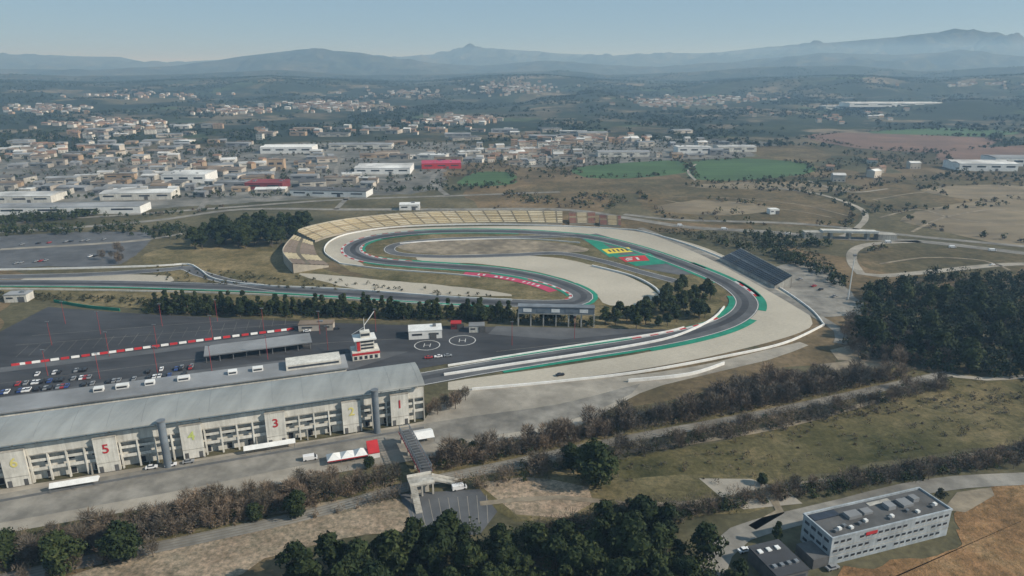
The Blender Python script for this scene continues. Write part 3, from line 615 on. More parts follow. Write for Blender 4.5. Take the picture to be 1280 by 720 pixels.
# ---------------------------------------------------------------- buildings
def bld(px,py,w,d,h,rot,wl,rf,label,group=None,name='warehouse',cat='warehouse',gable=False,storeys=1,terr=False):
    x,y=(PT if terr else P)(px,py); r=thing(name,label,cat,(x,y,hf(x,y)),rot,group)
    MB().bz(-w/2,w/2,0,d,-1,h).build('wall',wl,r)
    b=MB()
    if gable:
        n=max(1,int(d/22))
        for i in range(n): y0=i*d/n; y1=(i+1)*d/n; b.profx([(y0-.3,h+.02),(y1+.3-.6*(i<n-1),h+.02),((y0+y1)/2,h+1.8)],-w/2-.4,w/2+.4)
    else:
        b.bz(-w/2-.2,w/2+.2,-.2,d+.2,h+.01,h+.5)
        for i in range(int(w/12)): 
            a=-w/2+random.uniform(3,w-5); q=random.uniform(2,max(3,d-4)); b.bz(a,a+random.uniform(1.5,4),q,q+2,h+.5,h+random.uniform(1.2,2.2),1)
    b.build('roof',[rf,'steel'],r)
    for s in range(storeys):
        zz=s*(h/storeys)+h/storeys*.5; nw=max(2,min(7,int(w/7))) if storeys>1 else max(2,min(4,int(w/18)))
        wm=MB().bz(-w/nw*.3,w/nw*.3,-.12,-.02,zz,zz+h/storeys*.22).mesh('window','glass')
        for i in range(nw): lk('window',wm,r,(-w/2+(i+.5)*w/nw,0,0))
    if storeys==1: MB().bz(w*.12,w*.12+4,-.2,-.14,0,3.8).build('door','dconc',r)
    return r
BIG=[
 (85,268,150,26,8,.06,'white','groof','very long white warehouse beside the road at the left edge'),
 (25,254,70,34,8,.06,'cream','wroof','white warehouse behind the very long one at the left edge'),
 (410,246,95,26,7,-.12,'white','droof','dark roofed long warehouse above the curved stand'),
 (478,218,80,55,9,.03,'white','wroof','large white warehouse left of the red roofed one'),
 (552,211,60,38,8,.12,'red','crimson','bright red roofed warehouse'),
 (330,237,48,32,8,.0,'seatred','seatred','dark red warehouse on the left estate'),
 (230,229,58,45,11,.05,'white','wroof','tall white warehouse in the middle of the left estate'),
 (358,192,92,45,11,.04,'white','white','brilliant white long warehouse standing out above the left estate'),
 (450,186,120,30,8,.02,'cream','groof','long grey roofed shed right of the brilliant white warehouse'),
 (868,192,60,30,11,.05,'white','wroof','white factory block with stepped roofs beyond the green fields'),
 (922,190,70,35,9,.05,'cream','wroof','wide pale factory at the right of the green field works'),
 (780,196,90,30,8,.03,'cream','groof','long grey shed left of the stepped white factory'),
 (1235,214,85,45,11,-.05,'white','wroof','white logistics shed near the right edge'),
 (1272,208,70,40,13,-.05,'white','groof','taller grey roofed shed at the right edge'),
 (170,250,80,30,8,.1,'cream','wroof','pale roofed shed beside the left edge road'),
 (280,218,50,26,7,.1,'hwall','broof','brown roofed shed on the left estate'),
 (345,212,24,16,15,.1,'hwall2','broof','tall ochre block on the left estate')]
for a in BIG: bld(*a[:8],a[8],gable=a[2]>60 and a[7]!='droof')
bld(1120,134,330,80,12,.02,'white','wroof','huge pale distribution hall far away at the right',terr=True,gable=True)
bld(1060,137,160,60,10,.02,'cream','wroof','low pale hall left of the huge far hall',terr=True)
placed=[]
def zone(poly,n,wr,dr,hr,rot,place,cols,name='warehouse'):
    for _ in range(n*14):
        if n<=0: break
        (px,py)=(random.uniform(min(p[0] for p in poly),max(p[0] for p in poly)),random.uniform(min(p[1] for p in poly),max(p[1] for p in poly)))
        if not inpoly((px,py),poly): continue
        w=wr[0]+(wr[1]-wr[0])*random.random()**1.8; d=dr[0]+(dr[1]-dr[0])*random.random()**1.4; x,y=P(px,py)
        if float(sn(x,y,330,77))<-.35: continue
        if any(abs(x-q[0])<(w+q[2])*.53 and abs(y-q[1])<(d+q[3])*.58 for q in placed): continue
        placed.append((x,y,w,d)); wl,rf,l=random.choice(cols); n-=1
        bld(px,py,w,d,random.uniform(*hr),rot+random.choice((0,0,.25,-.2))+random.uniform(-.06,.06),wl,rf,l+' '+place,l+' '+place,gable=random.random()<.5,name=name,cat='warehouse' if name=='warehouse' else 'building',storeys=1 if name=='warehouse' else 3)
for q in BIG:
    x,y=P(q[0],q[1]); placed.append((x,y+q[3]*.4,q[2],q[3]))
CW=[('cream','wroof','cream walled white roofed warehouse'),('hwall','groof','grey roofed warehouse'),('hwall','broof','brown roofed warehouse'),('conc','groof','concrete walled grey roofed warehouse'),('conc','wroof','concrete walled white roofed warehouse'),('conc','droof','dark roofed warehouse'),('groof','groof','all grey metal shed'),('hwall2','broof','ochre walled brown roofed shed')]
zone([(0,212),(120,202),(260,197),(330,205),(360,240),(200,250),(150,245),(0,245)],72,(10,50),(9,32),(4,8),.08,'on the left industrial estate',CW)
zone([(360,205),(520,200),(600,205),(640,190),(600,180),(420,180),(380,200),(360,235),(500,235)],36,(10,50),(9,32),(4,8),.03,'on the central industrial estate',CW)
zone([(0,180),(150,172),(330,178),(320,195),(0,205)],42,(14,56),(12,34),(4,8),.06,'on the far left estate',CW)
zone([(640,180),(830,175),(960,178),(940,198),(840,200),(700,205),(640,212)],30,(10,36),(9,22),(4,9),.05,'beyond the green fields',CW)
zone([(0,160),(300,155),(640,163),(900,165),(640,176),(300,172),(0,172)],34,(20,70),(16,40),(5,9),.04,'on the distant plain',CW)
CB=[('hwall','tile','tile roofed block of flats'),('hwall2','tile','ochre block of flats'),('cream','broof','cream block of flats')]
zone([(640,182),(700,180),(720,205),(650,210)],14,(12,24),(10,13),(8,13),.1,'beyond the green fields',CB,name='apartment_building')
zone([(60,165),(200,160),(330,160),(330,176),(100,178)],16,(14,30),(11,15),(8,14),.1,'in the left town',CB,name='apartment_building')
hms=[]
for w,d,h,wl,rf in ((11,9,6,'hwall','tile'),(14,10,6,'cream','tile'),(10,9,8,'hwall2','tile'),(18,11,8,'hwall','broof'),(13,11,6,'cream','groof'),(16,12,9,'hwall','wroof')):
    b=MB().bz(-w/2,w/2,-d/2,d/2,-3,h); b.profx([(-d/2-.5,h+.02),(d/2+.5,h+.02),(0,h+2.4)],-w/2-.5,w/2+.5,1)
    for i in range(3): b.bz(-w/2+w*(i+.3)/3,-w/2+w*(i+.65)/3,-d/2-.06,-d/2-.01,1.2,2.6,2)
    hms.append(b.mesh('house',[wl,rf,'glass']))
allh=[]
for (px,py,sx,sy,n,nm) in [(420,134,60,5,170,'on the hill village at centre left'),(640,112,45,6,120,'in the high village near the centre'),(570,152,40,4,110,'in the ochre village at centre'),(840,128,50,5,150,'in the village below the right hills'),(150,158,60,5,100,'in the spread town at left'),(740,176,60,4,60,'in the suburb behind the factories'),(90,190,90,10,50,'among the left warehouses'),(250,215,90,14,45,'among the left warehouses'),(930,124,35,4,40,'in the village below the right hills'),(290,140,40,4,70,'in the spread town at left'),(60,138,45,4,60,'in the spread town at left'),(1230,108,50,4,30,'on the far right slope'),(660,195,50,8,45,'in the suburb behind the factories'),(1100,215,60,8,8,'beside the right fields'),(500,118,50,4,60,'on the hill village at centre left'),(180,120,60,4,60,'in the spread town at left'),(480,165,70,4,40,'in the ochre village at centre'),(1020,145,120,8,20,'beside the right fields')]:
    for _ in range(n):
        qx,qy=random.gauss(px,sx*.6),random.gauss(py,sy*.6)
        if qy<98: continue
        x,y=PT(qx,qy) if qy<152 else P(qx,qy)
        if math.hypot(x,y)>6500: continue
        if any(inpoly((qx,qy),f) for f in FX) or any(abs(x-q[0])<q[2]*.6+7 and abs(y-q[1])<q[3]*.6+7 for q in placed): continue
        allh.append((math.hypot(x,y),x,y,nm))
allh.sort(); k=min(290,len(allh))
for i,(d_,x,y,nm) in enumerate(allh[:k]):
    tag(lk('house',random.choice(hms),None,(x,y,hf(x,y)),random.uniform(-.6,.6)),'small pitched roof house '+nm,'house','houses '+nm)
b=MB()
for d_,x,y,nm in allh[k:]:
    w,d,h=random.uniform(10,20),random.uniform(9,14),random.uniform(5,9); z=hf(x,y); m=random.choice((0,0,1,2)); r_=random.choice((3,3,4,4,5))
    b.bz(x-w/2,x+w/2,y-d/2,y+d/2,z-3,z+h,m); b.face([(x-w/2,y-d/2-.5,z+h),(x+w/2,y-d/2-.5,z+h),(x+w/2,y,z+h+2.4),(x-w/2,y,z+h+2.4)],r_); b.face([(x+w/2,y+d/2,z+h),(x-w/2,y+d/2,z+h),(x-w/2,y,z+h+2.4),(x+w/2,y,z+h+2.4)],r_)
tag(b.build('distant_houses',['hwall','cream','hwall2','tile','broof','wroof']),'mass of tiny pale tile roofed houses on the far hills','houses',kind='stuff')
# office building
x,y=P(1035,707); x2,y2=P(1187,668); oz=math.atan2(y2-y,x2-x); ol=math.hypot(x2-x,y2-y)*.97
of=thing('office_building','pale blue grey three storey office block with flat roof on the orange soil','building',(x,y,0),oz)
MB().bz(0,ol,0,13,0,9.8).build('wall','office',of); MB().bz(.5,ol-.5,.5,12.5,9.8,9.9).build('roof','droof',of)
MB().bz(-.2,ol+.2,-.2,.3,9.82,10.4).build('parapet','office',of); MB().bz(-.2,ol+.2,12.7,13.2,9.82,10.4).build('parapet','office',of)
MB().bz(-.2,.3,.3,12.7,9.82,10.4).build('parapet','office',of); MB().bz(ol-.3,ol+.2,.3,12.7,9.82,10.4).build('parapet','office',of)
wf=MB().bz(-.75,.75,-.1,-.02,0,.85).mesh('window','glass'); fr=MB().bz(-.85,.85,-.16,-.1,-.1,-.02).mesh('frame','cream')
for s in range(3):
    for i in range(19):
        if (i*7+s*3)%9==0: continue
        o=lk('window',wf,of,(1.8+i*(ol-3.6)/18,0,1.5+s*3.15)); lk('frame',fr,o)
for s in range(2): MB().bz(0,ol,-.08,-.01,3.1+s*3.15,3.25+s*3.15).build('floor_band','conc',of)
we=MB().bz(-.1,-.02,-1.,1.,0,1.).mesh('window','glass')
for s in range(3):
    for i in range(4): lk('window',we,of,(0,2.2+i*2.9,1.3+s*3.15))
for a,e,f,g_,h_ in ((12,17,6,9,11.1),(18.5,22,6.5,9,10.8),(28,31,6,9,11.4),(34,38,5.6,9.4,10.9),(39.5,42,7,9.6,11.3)): MB().bz(a,e,f,g_,9.92,h_).build('roof_plant','groof',of)
for i,xx in enumerate((3,5,7.5,9,13,16,24.5,26,33,36,43,44.8)): MB().bz(xx,xx+1.1,2+(i%3)*.7,3.1+(i%3)*.7,9.92,10.7).build('air_unit',['steel','white'][i%2],of)
MB().bz(1,11,9,12,9.92,10.2).build('solar_panel','seatdark',of); MB().bz(24,33,10,11.6,9.92,10.1).build('roof_patch','conc',of)
MB().bz(13,17.5,-.3,-.18,8.4,9.5).build('sign','red',of)
MB().bz(-6,-.25,0,8,0,3.6).build('entrance_annex','dconc',of)
x,y=P(978,716); an=thing('dark_roofed_building','low dark roofed building with pale roof lights left of the office block','building',(x,y,0),oz)
MB().bz(-7,4,-6,8,0,5).build('wall','dconc',an); MB().bz(-7.3,4.3,-6.3,8.3,5,5.4).build('roof','asph',an)
for i in range(3): MB().bz(-6+i*3.2,-4.6+i*3.2,4,5.6,5.4,5.8).build('roof_light','white',an)
MB().bz(-6,3,-6.2,-6.02,2.4,4.).build('window','glass',an)
for i in range(4): MB().bz(-6+i*2.6,-4.8+i*2.6,-3,-1.7,5.4,6).build('roof_vent','steel',an)
bld(532,424,19,10,5,.15,'white','white','white two part hospitality building by the helipads',name='hospitality_building',cat='building')
bld(596,416,9,6,4,.05,'cream','groof','small pale cabin right of the hospitality building',name='cabin',cat='cabin')
bld(570,412,6,5,3.5,.05,'seatred','red','tiny red kiosk right of the hospitality building',name='kiosk',cat='kiosk')
bld(395,414,20,7,4,.1,'hwall','broof','low beige truck shed at the far edge of the paddock',name='shed',cat='shed')
bld(512,263,22,14,6,.1,'white','white','white pavilion behind the curved grandstand',name='pavilion',cat='building')
bld(20,378,14,9,5,.1,'cream','groof','pale cabin at the left edge of the back straight',name='cabin',cat='cabin')
bld(968,268,10,8,5,.1,'white','wroof','small white hut by the right road',name='hut',cat='hut')
def tent(px,py,w,d,label):
    x,y=P(px,py); r=thing('tent',label,'tent',(x,y,.2),RZ)
    b=MB().profx([(-d/2,2.2),(d/2,2.2),(0,3.6)],-w/2,w/2); b.build('canopy','white',r)
    for sx in (-1,0,1):
        for sy in (-1,1): MB().tube((sx*w*.48,sy*d*.46,0),(sx*w*.48,sy*d*.46,2.3),.09).build('leg','steel',r)
tent(95,610,16,3.4,'long white tent on the apron below panel 6'); tent(338,563,20,3,'long white tent on the road below panel 3')
tent(528,549,9,8,'white pagoda tent beside the footbridge end')
x,y=P(441,574); kk=thing('red_white_tent','white peaked tent with red end parts on the road left of the footbridge','tent',(x,y,.2),RZ)
def peak(a,e,zt,mname,nm): 
    b=MB(); c=((a+e)/2,.2,zt); q=[(a,-2.6,2.2),(e,-2.6,2.2),(e,3,2.2),(a,3,2.2)]
    for i in range(4): b.face([q[i],q[(i+1)%4],c])
    b.build(nm,mname,kk); MB().bz(a+.1,e-.1,2.9,3,0,2.2).build('back_wall','white',kk)
peak(-10,-4.7,4.,'white','canopy'); peak(-4.7,.6,4.,'white','canopy'); peak(.6,5.8,4.2,'white','canopy')
MB().profx([(-2.6,2.25),(3,2.25),(3,5.2),(-2.6,2.6)],6,10.5).build('slanted_end','red',kk); MB().bz(6,10.5,-2.4,2.8,0,2.2).build('end_room','white',kk)
MB().bz(-9.8,5.6,-2.68,-2.62,1.8,2.2).build('red_valance','red',kk)
for xx in (-9.8,-4.7,.6,5.7): MB().tube((xx,-2.5,0),(xx,-2.5,2.2),.09).build('leg','steel',kk)
# footbridge
p0=np.array(P(506,553)); p1=np.array(P(534,606)); fl=np.linalg.norm(p1-p0); fz=math.atan2(*(p1-p0)[::-1])
fb=thing('footbridge','grey lattice sided footbridge with thin red stripe leading towards the white stairs','bridge',(*p0,0),fz)
MB().bz(0,fl,-2.,2.,5,5.4).build('deck','conc',fb)
for s in (-2.1,2.1):
    b=MB(); b.tube((0,s,8),(fl,s,8),.2,n=6).tube((0,s,5.3),(fl,s,5.3),.26,n=6)
    n=16
    for i in range(n):
        x0,x1=i*fl/n,(i+1)*fl/n; b.tube((x0,s,5.3),((x0+x1)/2,s,8),.12,n=5).tube(((x0+x1)/2,s,8),(x1,s,5.3),.12,n=5)
    b.build('lattice','steel',fb)
    MB().bz(0,fl,s+.3*(1 if s>0 else -1)-.03,s+.3*(1 if s>0 else -1)+.03,5.1,5.6).build('stripe','red',fb)
cbm=MB().tube((0,-2.1,8),(0,2.1,8),.13,n=5).mesh('cross_beam','steel')
for i in range(17): lk('cross_beam',cbm,fb,(i*fl/16,0,0))
MB().bz(0,fl,-1.9,1.9,5.41,5.45).build('walkway','dconc',fb)
for i in range(4): MB().bz(i*fl/3.2,i*fl/3.2+.7,-1.6,1.6,0,5).build('column','conc',fb)
x,y=P(533,618); sw=thing('stair_tower','white concrete stair block at the near end of the footbridge','stairs',(x,y,0),RZ)
MB().bz(-6,3,-1,5,4.6,5.2).build('landing','conc',sw)
for cx,cy in ((-5.6,-.6),(2.4,-.6),(-5.6,4.4),(2.4,4.4),(-1.6,-.6),(-1.6,4.4)): MB().bz(cx-.3,cx+.3,cy-.3,cy+.3,0,4.6).build('column','conc',sw)
MB().bz(-4.8,1.4,1.5,3.8,0,4.58).build('core','conc',sw)
b=MB()
for i in range(20): b.bz(3+i*.55,3.55+i*.55,1,3.6,max(0,4.5-i*.26),5-i*.25)
b.build('flight','conc',sw); 
b=MB()
for i in range(16): b.bz(-6,-3.6,-1-(i+1)*.6,-1-i*.6,max(0,4.4-i*.31),5-i*.3)
b.build('flight','conc',sw)
MB().bz(-6,3,-1.1,-1.02,5.2,6.3).build('railing','cream',sw); MB().bz(-6,3,5.02,5.1,5.2,6.3).build('railing','cream',sw)
for yy in (.95,3.65): MB().face([(3,yy,5.2),(14,yy,.3),(14,yy,1.3),(3,yy,6.2)]).build('stair_railing','cream',sw)
x,y=P(1060,298); ov=thing('overpass','pale concrete road overpass at the right','bridge',(x,y,0),-.1)
MB().bz(-24,24,-5,5,6,7.4).build('deck','cream',ov)
for xx in (-16,0,16): MB().bz(xx-1,xx+1,-4,4,0,6).build('pier','conc',ov)
MB().prism([(-40,-5),(-24,-5),(-24,5),(-40,5)],0,6).build('abutment','conc',ov); MB().prism([(24,-5),(40,-5),(40,5),(24,5)],0,5.4).build('abutment','conc',ov)
MB().bz(-24,24,-5.2,-5.02,7.4,8.4).build('parapet','white',ov)
x,y=P(1060,374); ms=thing('flag_mast','tall thin white mast by the right wood','mast',(x,y,0))
MB().tube((0,0,0),(0,0,30),.45,.25,8).build('pole','white',ms); MB().bz(-1.1,1.1,-.5,.5,30,31.2).build('head','steel',ms)
lp=None
for i,(px,py) in enumerate([(65,432),(82,405),(126,418),(137,446),(197,436),(203,408),(266,424),(272,402),(330,414),(60,470),(125,474),(197,466),(265,464),(335,450),(410,438),(400,418),(470,415),(640,432),(718,424)]):
    x,y=P(px,py)
    if lp is None:
        lp=thing('lighting_mast','slim red lighting mast in the paddock','lighting mast',(x,y,.2),0,'lighting masts across the paddock')
        MB().tube((0,0,0),(0,0,14),.17,.11,6).build('pole','mast',lp); MB().bz(-1,1,-.25,.25,14,14.35).build('lamp_head','steel',lp)
    else: copytree(lp,(x,y,.2))
# ---------------------------------------------------------------- vehicles
def mkcar(col,name):
    r=thing('parked_car','x','car',(0,-500,0))
    b=MB().profx([(-.86,.35),(.86,.35),(.88,.75),(.8,.95),(-.8,.95),(-.88,.75)],-2.15,2.15); b.build('body',col,r)
    c=MB(); z0,z1=.95,1.45; lo=[(-1.4,-.78),(1.,-.78),(1.,.78),(-1.4,.78)]; hi=[(-1.0,-.62),(.4,-.62),(.4,.62),(-1.0,.62)]
    for i in range(4): j=(i+1)%4; c.face([(*lo[i],z0),(*lo[j],z0),(*hi[j],z1),(*hi[i],z1)],0)
    c.face([(*p,z1) for p in hi],1); c.build('cabin',['glass',col],r)
    wm=MB().tube((0,-.11,0),(0,.11,0),.33,.33,10).mesh('wheel','rubber')
    for sx in (-1.35,1.35):
        for sy in (-.8,.8): lk('wheel',wm,r,(sx,sy,.33))
    return r
cars={c:mkcar(c,c) for c in ('cwhite','cblack','cgrey','cred','cblue')}
def van():
    r=thing('van','x','van',(0,-520,0))
    MB().profx([(-1,.4),(1,.4),(1,2.1),(.85,2.3),(-.85,2.3),(-1,2.1)],-2.7,1.6).build('cargo_body','cwhite',r)
    b=MB(); b.bz(1.62,2.8,-.98,.98,.4,1.25); b.face([(1.62,-.95,2.1),(1.62,.95,2.1),(2.4,.95,1.25),(2.4,-.95,1.25)],1); b.face([(1.62,-.95,1.25),(2.4,-.95,1.25),(1.62,-.95,2.1)],1); b.face([(1.62,.95,1.25),(1.62,.95,2.1),(2.4,.95,1.25)],1); b.build('cab',['cwhite','glass'],r)
    wm=MB().tube((0,-.14,0),(0,.14,0),.38,.38,10).mesh('wheel','rubber')
    for sx in (-1.8,1.9):
        for sy in (-.9,.9): lk('wheel',wm,r,(sx,sy,.38))
    return r
vn=van(); used={}
def place(src,x,y,z,rz,label,group):
    k=src.name
    if k not in used:
        used[k]=1; src.location=(x,y,z); src.rotation_euler[2]=rz; src['label']=label
        if group: src['group']=group
        return src
    o=copytree(src,(x,y,z),rz,label,group); 
    if not group and 'group' in o: del o['group']
    return o
cn={'cwhite':'white','cblack':'black','cgrey':'grey','cred':'red','cblue':'blue'}
def row(a,b,n,prob,rz,where,vans=.03):
    for i in range(n):
        if random.random()>prob: continue
        t=i/(n-1); x,y=P(a[0]+(b[0]-a[0])*t,a[1]+(b[1]-a[1])*t); c=random.choice(['cwhite','cblack','cblack','cblack','cgrey','cgrey','cgrey','cred','cblue','cwhite'])
        if random.random()<vans: place(vn,x,y,.28,rz,'white van parked '+where,'white vans '+where)
        else: place(cars[c],x,y,.28,rz+random.choice((0,math.pi)),cn[c]+' car parked '+where,cn[c]+' cars '+where)
row((4,492),(116,481),22,.6,RZ+1.57,'in the near left paddock row'); row((8,483),(112,473),22,.6,RZ+1.57,'in the second left paddock row'); row((20,472),(112,463),18,.55,RZ+1.57,'in the far left paddock row')
row((130,479),(250,467),20,.5,RZ+1.57,'in the middle paddock row'); row((150,469),(250,460),18,.35,RZ+1.57,'in the middle far paddock row'); row((120,472),(240,459),20,.2,RZ+1.57,'in the scattered paddock row')
row((20,330),(150,318),22,.35,1.4,'in the far left car park'); row((0,308),(130,300),20,.3,1.4,'in the far left car park back row')
row((330,420),(420,412),6,.5,.2,'by the truck shed'); row((500,452),(560,446),6,.5,.2,'by the tower')
row((1000,350),(1060,380),8,.5,.6,'beside the dark stand')
for px,py,c,l in ((190,586,'cwhite','leftmost white car beside the round tower'),(214,583,'cwhite','middle white car beside the round tower'),(236,579,'cgrey','grey car beside the round tower'),(930,690,'cwhite','white car on the curved road by the dark roofed building'),(1040,712,'cgrey','grey car in front of the office block'),(520,655,'cgrey','lone grey car in the striped car park'),(1240,332,'cwhite','white car on the right country road'),(700,470,'cblack','black car on the gravel edge service road')):
    x,y=P(px,py); place(cars[c],x,y,.3,RZ,l,None)
x,y=P(388,575); place(vn,x,y,.2,RZ,'white van on the road left of the red and white tent',None)
x,y=P(574,612); place(vn,x,y,.2,RZ,'white van beside the footbridge stairs',None)
for px in (850,905,985,1110,1190,1240):
    x,y=P(px,283+(px-850)*.08); place(vn,x,y,.25,-.1,'white van on the highway at right','vehicles on the right highway')
# ---------------------------------------------------------------- trees
x,y=P(743,606); t=tree(x,y,ROUND,1.68,'large lone round evergreen in the middle of the meadow edge')
x,y=P(714,586); tree(x,y,ROUND,.95,'smaller dark evergreen just left of the large lone one')
x,y=P(970,680); tree(x,y,FIR,.95,'dark evergreen beside the curved road left of the office block',name='fir_tree')
x,y=P(1175,625); tree(x,y,OLV,.8,'small green tree behind the right end of the office block',name='olive_tree')
x,y=P(952,606); tree(x,y,ROUND,.5,'small round bush tree at the end of the dark hedge line')
for px,py,s,l in ((155,700,1.3,'tall dark evergreen in the left scrub above the pale track'),(78,716,1.3,'tall dark evergreen near the lower left corner'),(10,706,1.1,'dark evergreen at the left edge'),(320,650,.7,'small evergreen in the scrub left of the car park, left one'),(372,646,.9,'round evergreen in the scrub left of the car park, right one'),(577,570,.65,'evergreen on the bank right of the footbridge, left one'),(592,568,.65,'evergreen on the bank right of the footbridge, right one'),(462,585,.5,'small green bush tree by the red and white tent')):
    x,y=P(px,py); tree(x,y,ROUND,s,l)
grove([(350,740),(470,696),(560,678),(640,682),(740,664),(800,660),(850,684),(930,730),(930,790),(350,790)],84,PINE,1.08,'dark evergreen in the wood along the lower edge','evergreens along the lower edge',4.8,lo=.6,hi=1.35)
grove([(740,664),(790,640),(850,655),(830,690),(780,690)],16,OLV,1.1,'grey green tree at the right end of the lower wood','grey green trees of the lower wood',4,name='olive_tree')
grove([(190,382),(640,395),(640,402),(190,392)],150,FIR,.95,'slim evergreen in the row between paddock and back straight','evergreens between paddock and back straight',1.8,name='fir_tree',lo=.5,hi=1.4)
grove([(200,386),(640,397),(740,408),(640,404),(200,394)],44,PINE,.75,'bushy evergreen in the row between paddock and back straight','bushy evergreens between paddock and back straight',3)
grove([(748,406),(775,394),(825,384),(838,364),(866,360),(888,372),(888,398),(850,408),(800,412)],50,PINE,.82,'dark evergreen in the clump inside the final corner','evergreens inside the final corner',3.2)
grove([(232,312),(262,292),(330,284),(385,282),(388,292),(350,308),(300,313)],60,PINE,1.35,'evergreen in the pine wood left of the curved stand','pine wood left of the curved stand',5)
grove([(1062,412),(1090,370),(1180,362),(1300,370),(1300,480),(1200,472),(1130,452),(1070,440)],50,PINE,1.15,'dark evergreen in the large wood at right','evergreens in the right wood',6,lo=.55,hi=1.35)
BT='bare_tree'
S1=[(545,578),(700,545),(850,510),(960,478),(1060,474),(1170,470),(1000,512),(800,552),(640,585),(560,600)]
S1b=[(560,608),(780,558),(1000,516),(1170,476),(1190,486),(1000,532),(790,572),(600,614)]
S2=[(0,690),(200,645),(400,605),(500,600),(500,625),(380,650),(200,695),(0,735)]
grove(S1,125,BARE,1.0,'bare brown tree on the bank between service road and railway','bare trees on the railway bank',3,BT,lo=.6,rc=5)
grove(S1b,20,BARE,.8,'bare brown tree on the meadow side of the railway','bare trees on the meadow side of the railway',3,BT,lo=.6,rc=5)
grove(S2,75,BARE,.9,'bare brown tree in the scrub at lower left','bare trees in the lower left scrub',3,BT,lo=.6,rc=5)
grove([(830,640),(960,618),(1280,562),(1300,582),(1000,622),(850,650)],30,BARE,.6,'bare bush tree in the hedge line across the meadow','bare trees in the meadow hedge',3,BT)
grove([(528,520),(575,496),(585,500),(560,520),(535,524)],9,BARE,.8,'bare tree at the right end of the numbered grandstand','bare trees by the grandstand end',2.5,BT)
grove([(110,332),(150,312),(160,330)],8,BARE,.9,'bare tree by the far left car park','bare trees by the far left car park',4,BT)
grove([(1050,440),(1060,400),(1110,420),(1200,462),(1100,460)],26,BARE,1.,'bare tree at the left edge of the right wood','bare trees at the edge of the right wood',4,BT)
def mask(pts,s,t,seed): return [p for p in pts if float(sn(p[0],p[1],s,seed))>t]
tag(lk('bare_thicket',trimesh('bare_thicket',twigs(scatter(S1,480,0,4.5)+scatter(S1b,220,0,4.5)+scatter(S2,330,0,4.5)+scatter([(640,668),(800,630),(900,640),(800,670)],60)+scatter([(820,642),(960,614),(1300,556),(1300,576),(1000,622),(830,652)],110)+scatter([(1050,440),(1060,400),(1200,462),(1100,460)],60),2.6,5.5,110),'twig')),'dense grey brown mass of bare trees on the banks below the circuit','thicket',kind='stuff')
stuffcloud('evergreen_woodland',mask(scatter([(1062,425),(1085,360),(1160,348),(1320,350),(1320,478),(1190,470),(1110,450)],760),38,-.4,51),60,.75,3.4,7.5,'leaf','dense dark evergreen wood at the right','wood',.4,1.5)
stuffcloud('woodland_thicket',scatter([(1050,430),(1080,366),(1160,350),(1300,352),(1300,475),(1190,466),(1060,450)],300),40,.6,3,4,'leaf2','grey green thicket filling gaps in the right wood','thicket')
stuffcloud('lower_undergrowth',scatter([(350,740),(560,670),(640,674),(800,652),(900,716),(930,800),(350,800)],520),50,.5,3,5.5,'leaf','dark undergrowth below the lower edge trees','undergrowth')
stuffcloud('bank_scrub',mask(scatter([(500,602),(540,572),(700,540),(860,500),(960,466),(1060,466),(1190,462),(1190,470),(1000,518),(760,566),(560,604)],1000,0,4)+scatter([(0,672),(250,632),(500,594),(500,628),(380,650),(150,700),(0,735)],800,0,4),18,-.6,61),36,.24,1.5,2.5,'scrub','brown scrub covering the banks beside the railway','scrub',.4,1.5)
stuffcloud('hedge_scrub',mask(scatter([(820,640),(960,612),(1300,552),(1300,575),(1000,622),(830,652)],560)+scatter([(640,668),(800,630),(900,640),(800,670)],170)+scatter([(590,606),(820,566),(1150,480),(1300,470),(1300,540),(860,612)],230)+scatter([(1000,520),(1290,480),(1290,500),(1010,530)],90)+scatter(S1b,200,0,5),15,-.5,62),34,.26,1.4,1.9,'scrub','brown hedge scrub running across the meadow','scrub',.3,1.5)
stuffcloud('bank_bushes',scatter(S1,260,0,5)+scatter(S1b,80,0,5)+scatter([(0,680),(500,600),(380,650),(0,735)],170,0,5)+scatter([(820,642),(1300,558),(1300,578),(830,654)],150)+scatter([(640,668),(800,630),(900,640),(800,670)],60),60,.3,1.8,3.,'leaf','scattered dark green bushes on the banks','bushes',.4,1.6)
pts=scatter([(400,350),(640,372),(640,376),(200,352),(190,330)],110)+scatter([(0,366),(640,396),(200,384),(0,374)],300)+scatter([(800,286),(1000,322),(1060,360),(1040,330),(1000,300),(860,288)],300)
stuffcloud('track_side_bushes',pts,24,.45,1.5,2.2,'leaf2','small bushes on the verges around the circuit','bushes')
stuffcloud('paddock_hedge',scatter([(180,380),(640,394),(744,404),(744,410),(640,404),(180,393)],560),40,.4,1.8,4.4,'leaf','dark green hedge under the trees between paddock and back straight','hedge',.4,1.5)
def clear(p): 
    q=proj(p[0],p[1],0)
    return not any(inpoly(q,f) for f in FX) and not any(abs(p[0]-c[0])<c[2]*.55+2 and -c[3]*.6-4<p[1]-c[1]<c[3]*1.1+4 for c in placed)
base=mask(scatter([(-40,284),(420,262),(780,262),(1300,306),(1300,222),(640,226),(-40,250)],2600),150,.35,21)+mask(scatter([(-40,250),(640,225),(1300,225),(1300,175),(640,180),(-40,175)],5600),200,0,22)
edge=[]
for f in FX:
    w_=W(f)
    for i in range(len(w_)):
        a,c_=w_[i-1],w_[i]
        if random.random()<.3: continue
        n=int(math.hypot(a[0]-c_[0],a[1]-c_[1])/5)
        for j in range(n):
            if random.random()<.7: t=random.random(); edge.append((a[0]+(c_[0]-a[0])*t+random.gauss(0,2.2),a[1]+(c_[1]-a[1])*t+random.gauss(0,2.2)))
base=[p for p in base if clear(p)]+edge; random.shuffle(base); h2=int(len(base)*.6)
stuffcloud('roadside_trees',base[:h2],26,.9,2.9,5,'leaf','scattered green trees and thickets between fields and roads','trees',.3,1.6)
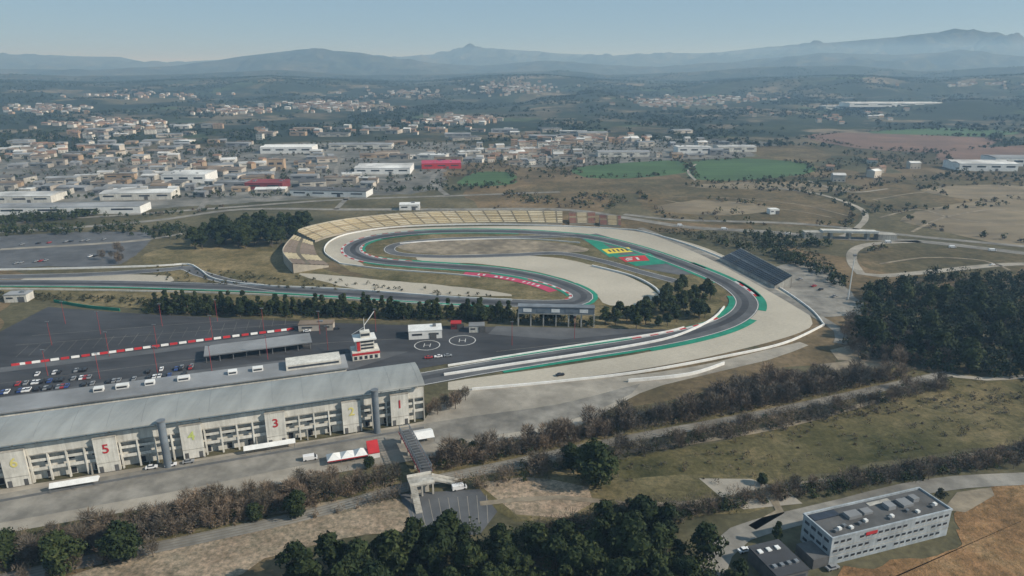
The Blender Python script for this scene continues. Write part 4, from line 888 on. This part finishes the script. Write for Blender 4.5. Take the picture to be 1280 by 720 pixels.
stuffcloud('roadside_scrub',base[h2:],26,.8,2.6,3.8,'scrub','scattered brown bare thickets between fields and roads','thickets',.3,1.5)
pts=scatter([(0,286),(150,282),(230,285),(240,300),(190,300),(150,292),(0,296)],120)+scatter([(870,228),(1000,226),(1080,244),(1070,252),(960,234)],60)+scatter([(0,274),(120,262),(130,270),(0,284)],160)+scatter([(920,290),(1020,300),(1050,312),(960,310)],80)+scatter([(1190,214),(1290,222),(1290,228),(1130,226)],60)+scatter([(860,296),(1000,322),(1060,352),(1050,365),(1000,335),(920,312)],90)+scatter([(0,250),(340,248),(640,236),(640,231),(340,243),(0,246)],150)+scatter([(0,206),(640,178),(960,172),(640,175),(0,201)],200)
stuffcloud('dark_thickets',pts,34,.9,2.8,6,'leaf','dark thickets along the far roads','trees',.5,1.4)
far=[]
while len(far)<18000:
    a=rng.uniform(-.72,.72,4000); d=np.sqrt(rng.uniform(1450**2,5900**2,4000)); X=np.sin(a)*d; Y=np.cos(a)*d
    okk=(sn(X,Y,420,31)+.6*sn(X,Y,150,33))>.05
    far+=[(x,y) for x,y,dd in zip(X[okk],Y[okk],d[okk]) if dd>2000 or clear((x,y))]
stuffcloud('distant_woods',far,13,2.7,7,7,'leaf','distant woods dotted over the plain and low hills','woods')
# ---------------------------------------------------------------- sky, haze, sun, camera
m=bpy.data.materials.new('hazy_air'); m.use_nodes=True; nt=m.node_tree; nt.nodes.clear()
o=nt.nodes.new('ShaderNodeOutputMaterial'); v=N(nt,'ShaderNodeVolumeScatter',Density=.00015,Anisotropy=.1); v.inputs['Color'].default_value=(.42,.69,1,1); nt.links.new(v.outputs[0],o.inputs['Volume']); M['air']=m
struct(MB().bz(-30000,30000,-30000,30000,-60,400).build('haze_box','air'))  # added box of scattering air enclosing the scene, gives the distance haze
w=bpy.data.worlds.new('World'); SC.world=w; w.use_nodes=True; nt=w.node_tree; bg=nt.nodes['Background']
sk=nt.nodes.new('ShaderNodeTexSky'); sk.sky_type='NISHITA'; sk.sun_disc=False
sv=Vector((math.cos(math.radians(-14)),math.sin(math.radians(-14)),0)); EL=math.radians(34)
sk.sun_elevation=EL; sk.sun_rotation=math.atan2(sv.x,sv.y); sk.altitude=800; sk.air_density=1; sk.dust_density=.1; sk.ozone_density=5
nt.links.new(mix(nt,.8,sk.outputs[0],(2.7,4.2,5.6)),bg.inputs[0]); bg.inputs[1].default_value=.1
sd=bpy.data.lights.new('sun','SUN'); sd.energy=5; sd.angle=math.radians(.5); sd.color=(1,.94,.83); so=lk('sun',sd)
dv=Vector((sv.x*math.cos(EL),sv.y*math.cos(EL),math.sin(EL))); so.rotation_euler=dv.to_track_quat('Z','Y').to_euler()
cd=bpy.data.cameras.new('camera'); cd.lens=F/1280*36; cd.sensor_width=36; cd.clip_start=1; cd.clip_end=60000
co=lk('camera',cd,None,(0,0,H)); co.rotation_euler=(math.pi/2-TH,0,0); SC.camera=co
SC.view_settings.view_transform='Standard'; SC.view_settings.look='None'; SC.view_settings.exposure=0
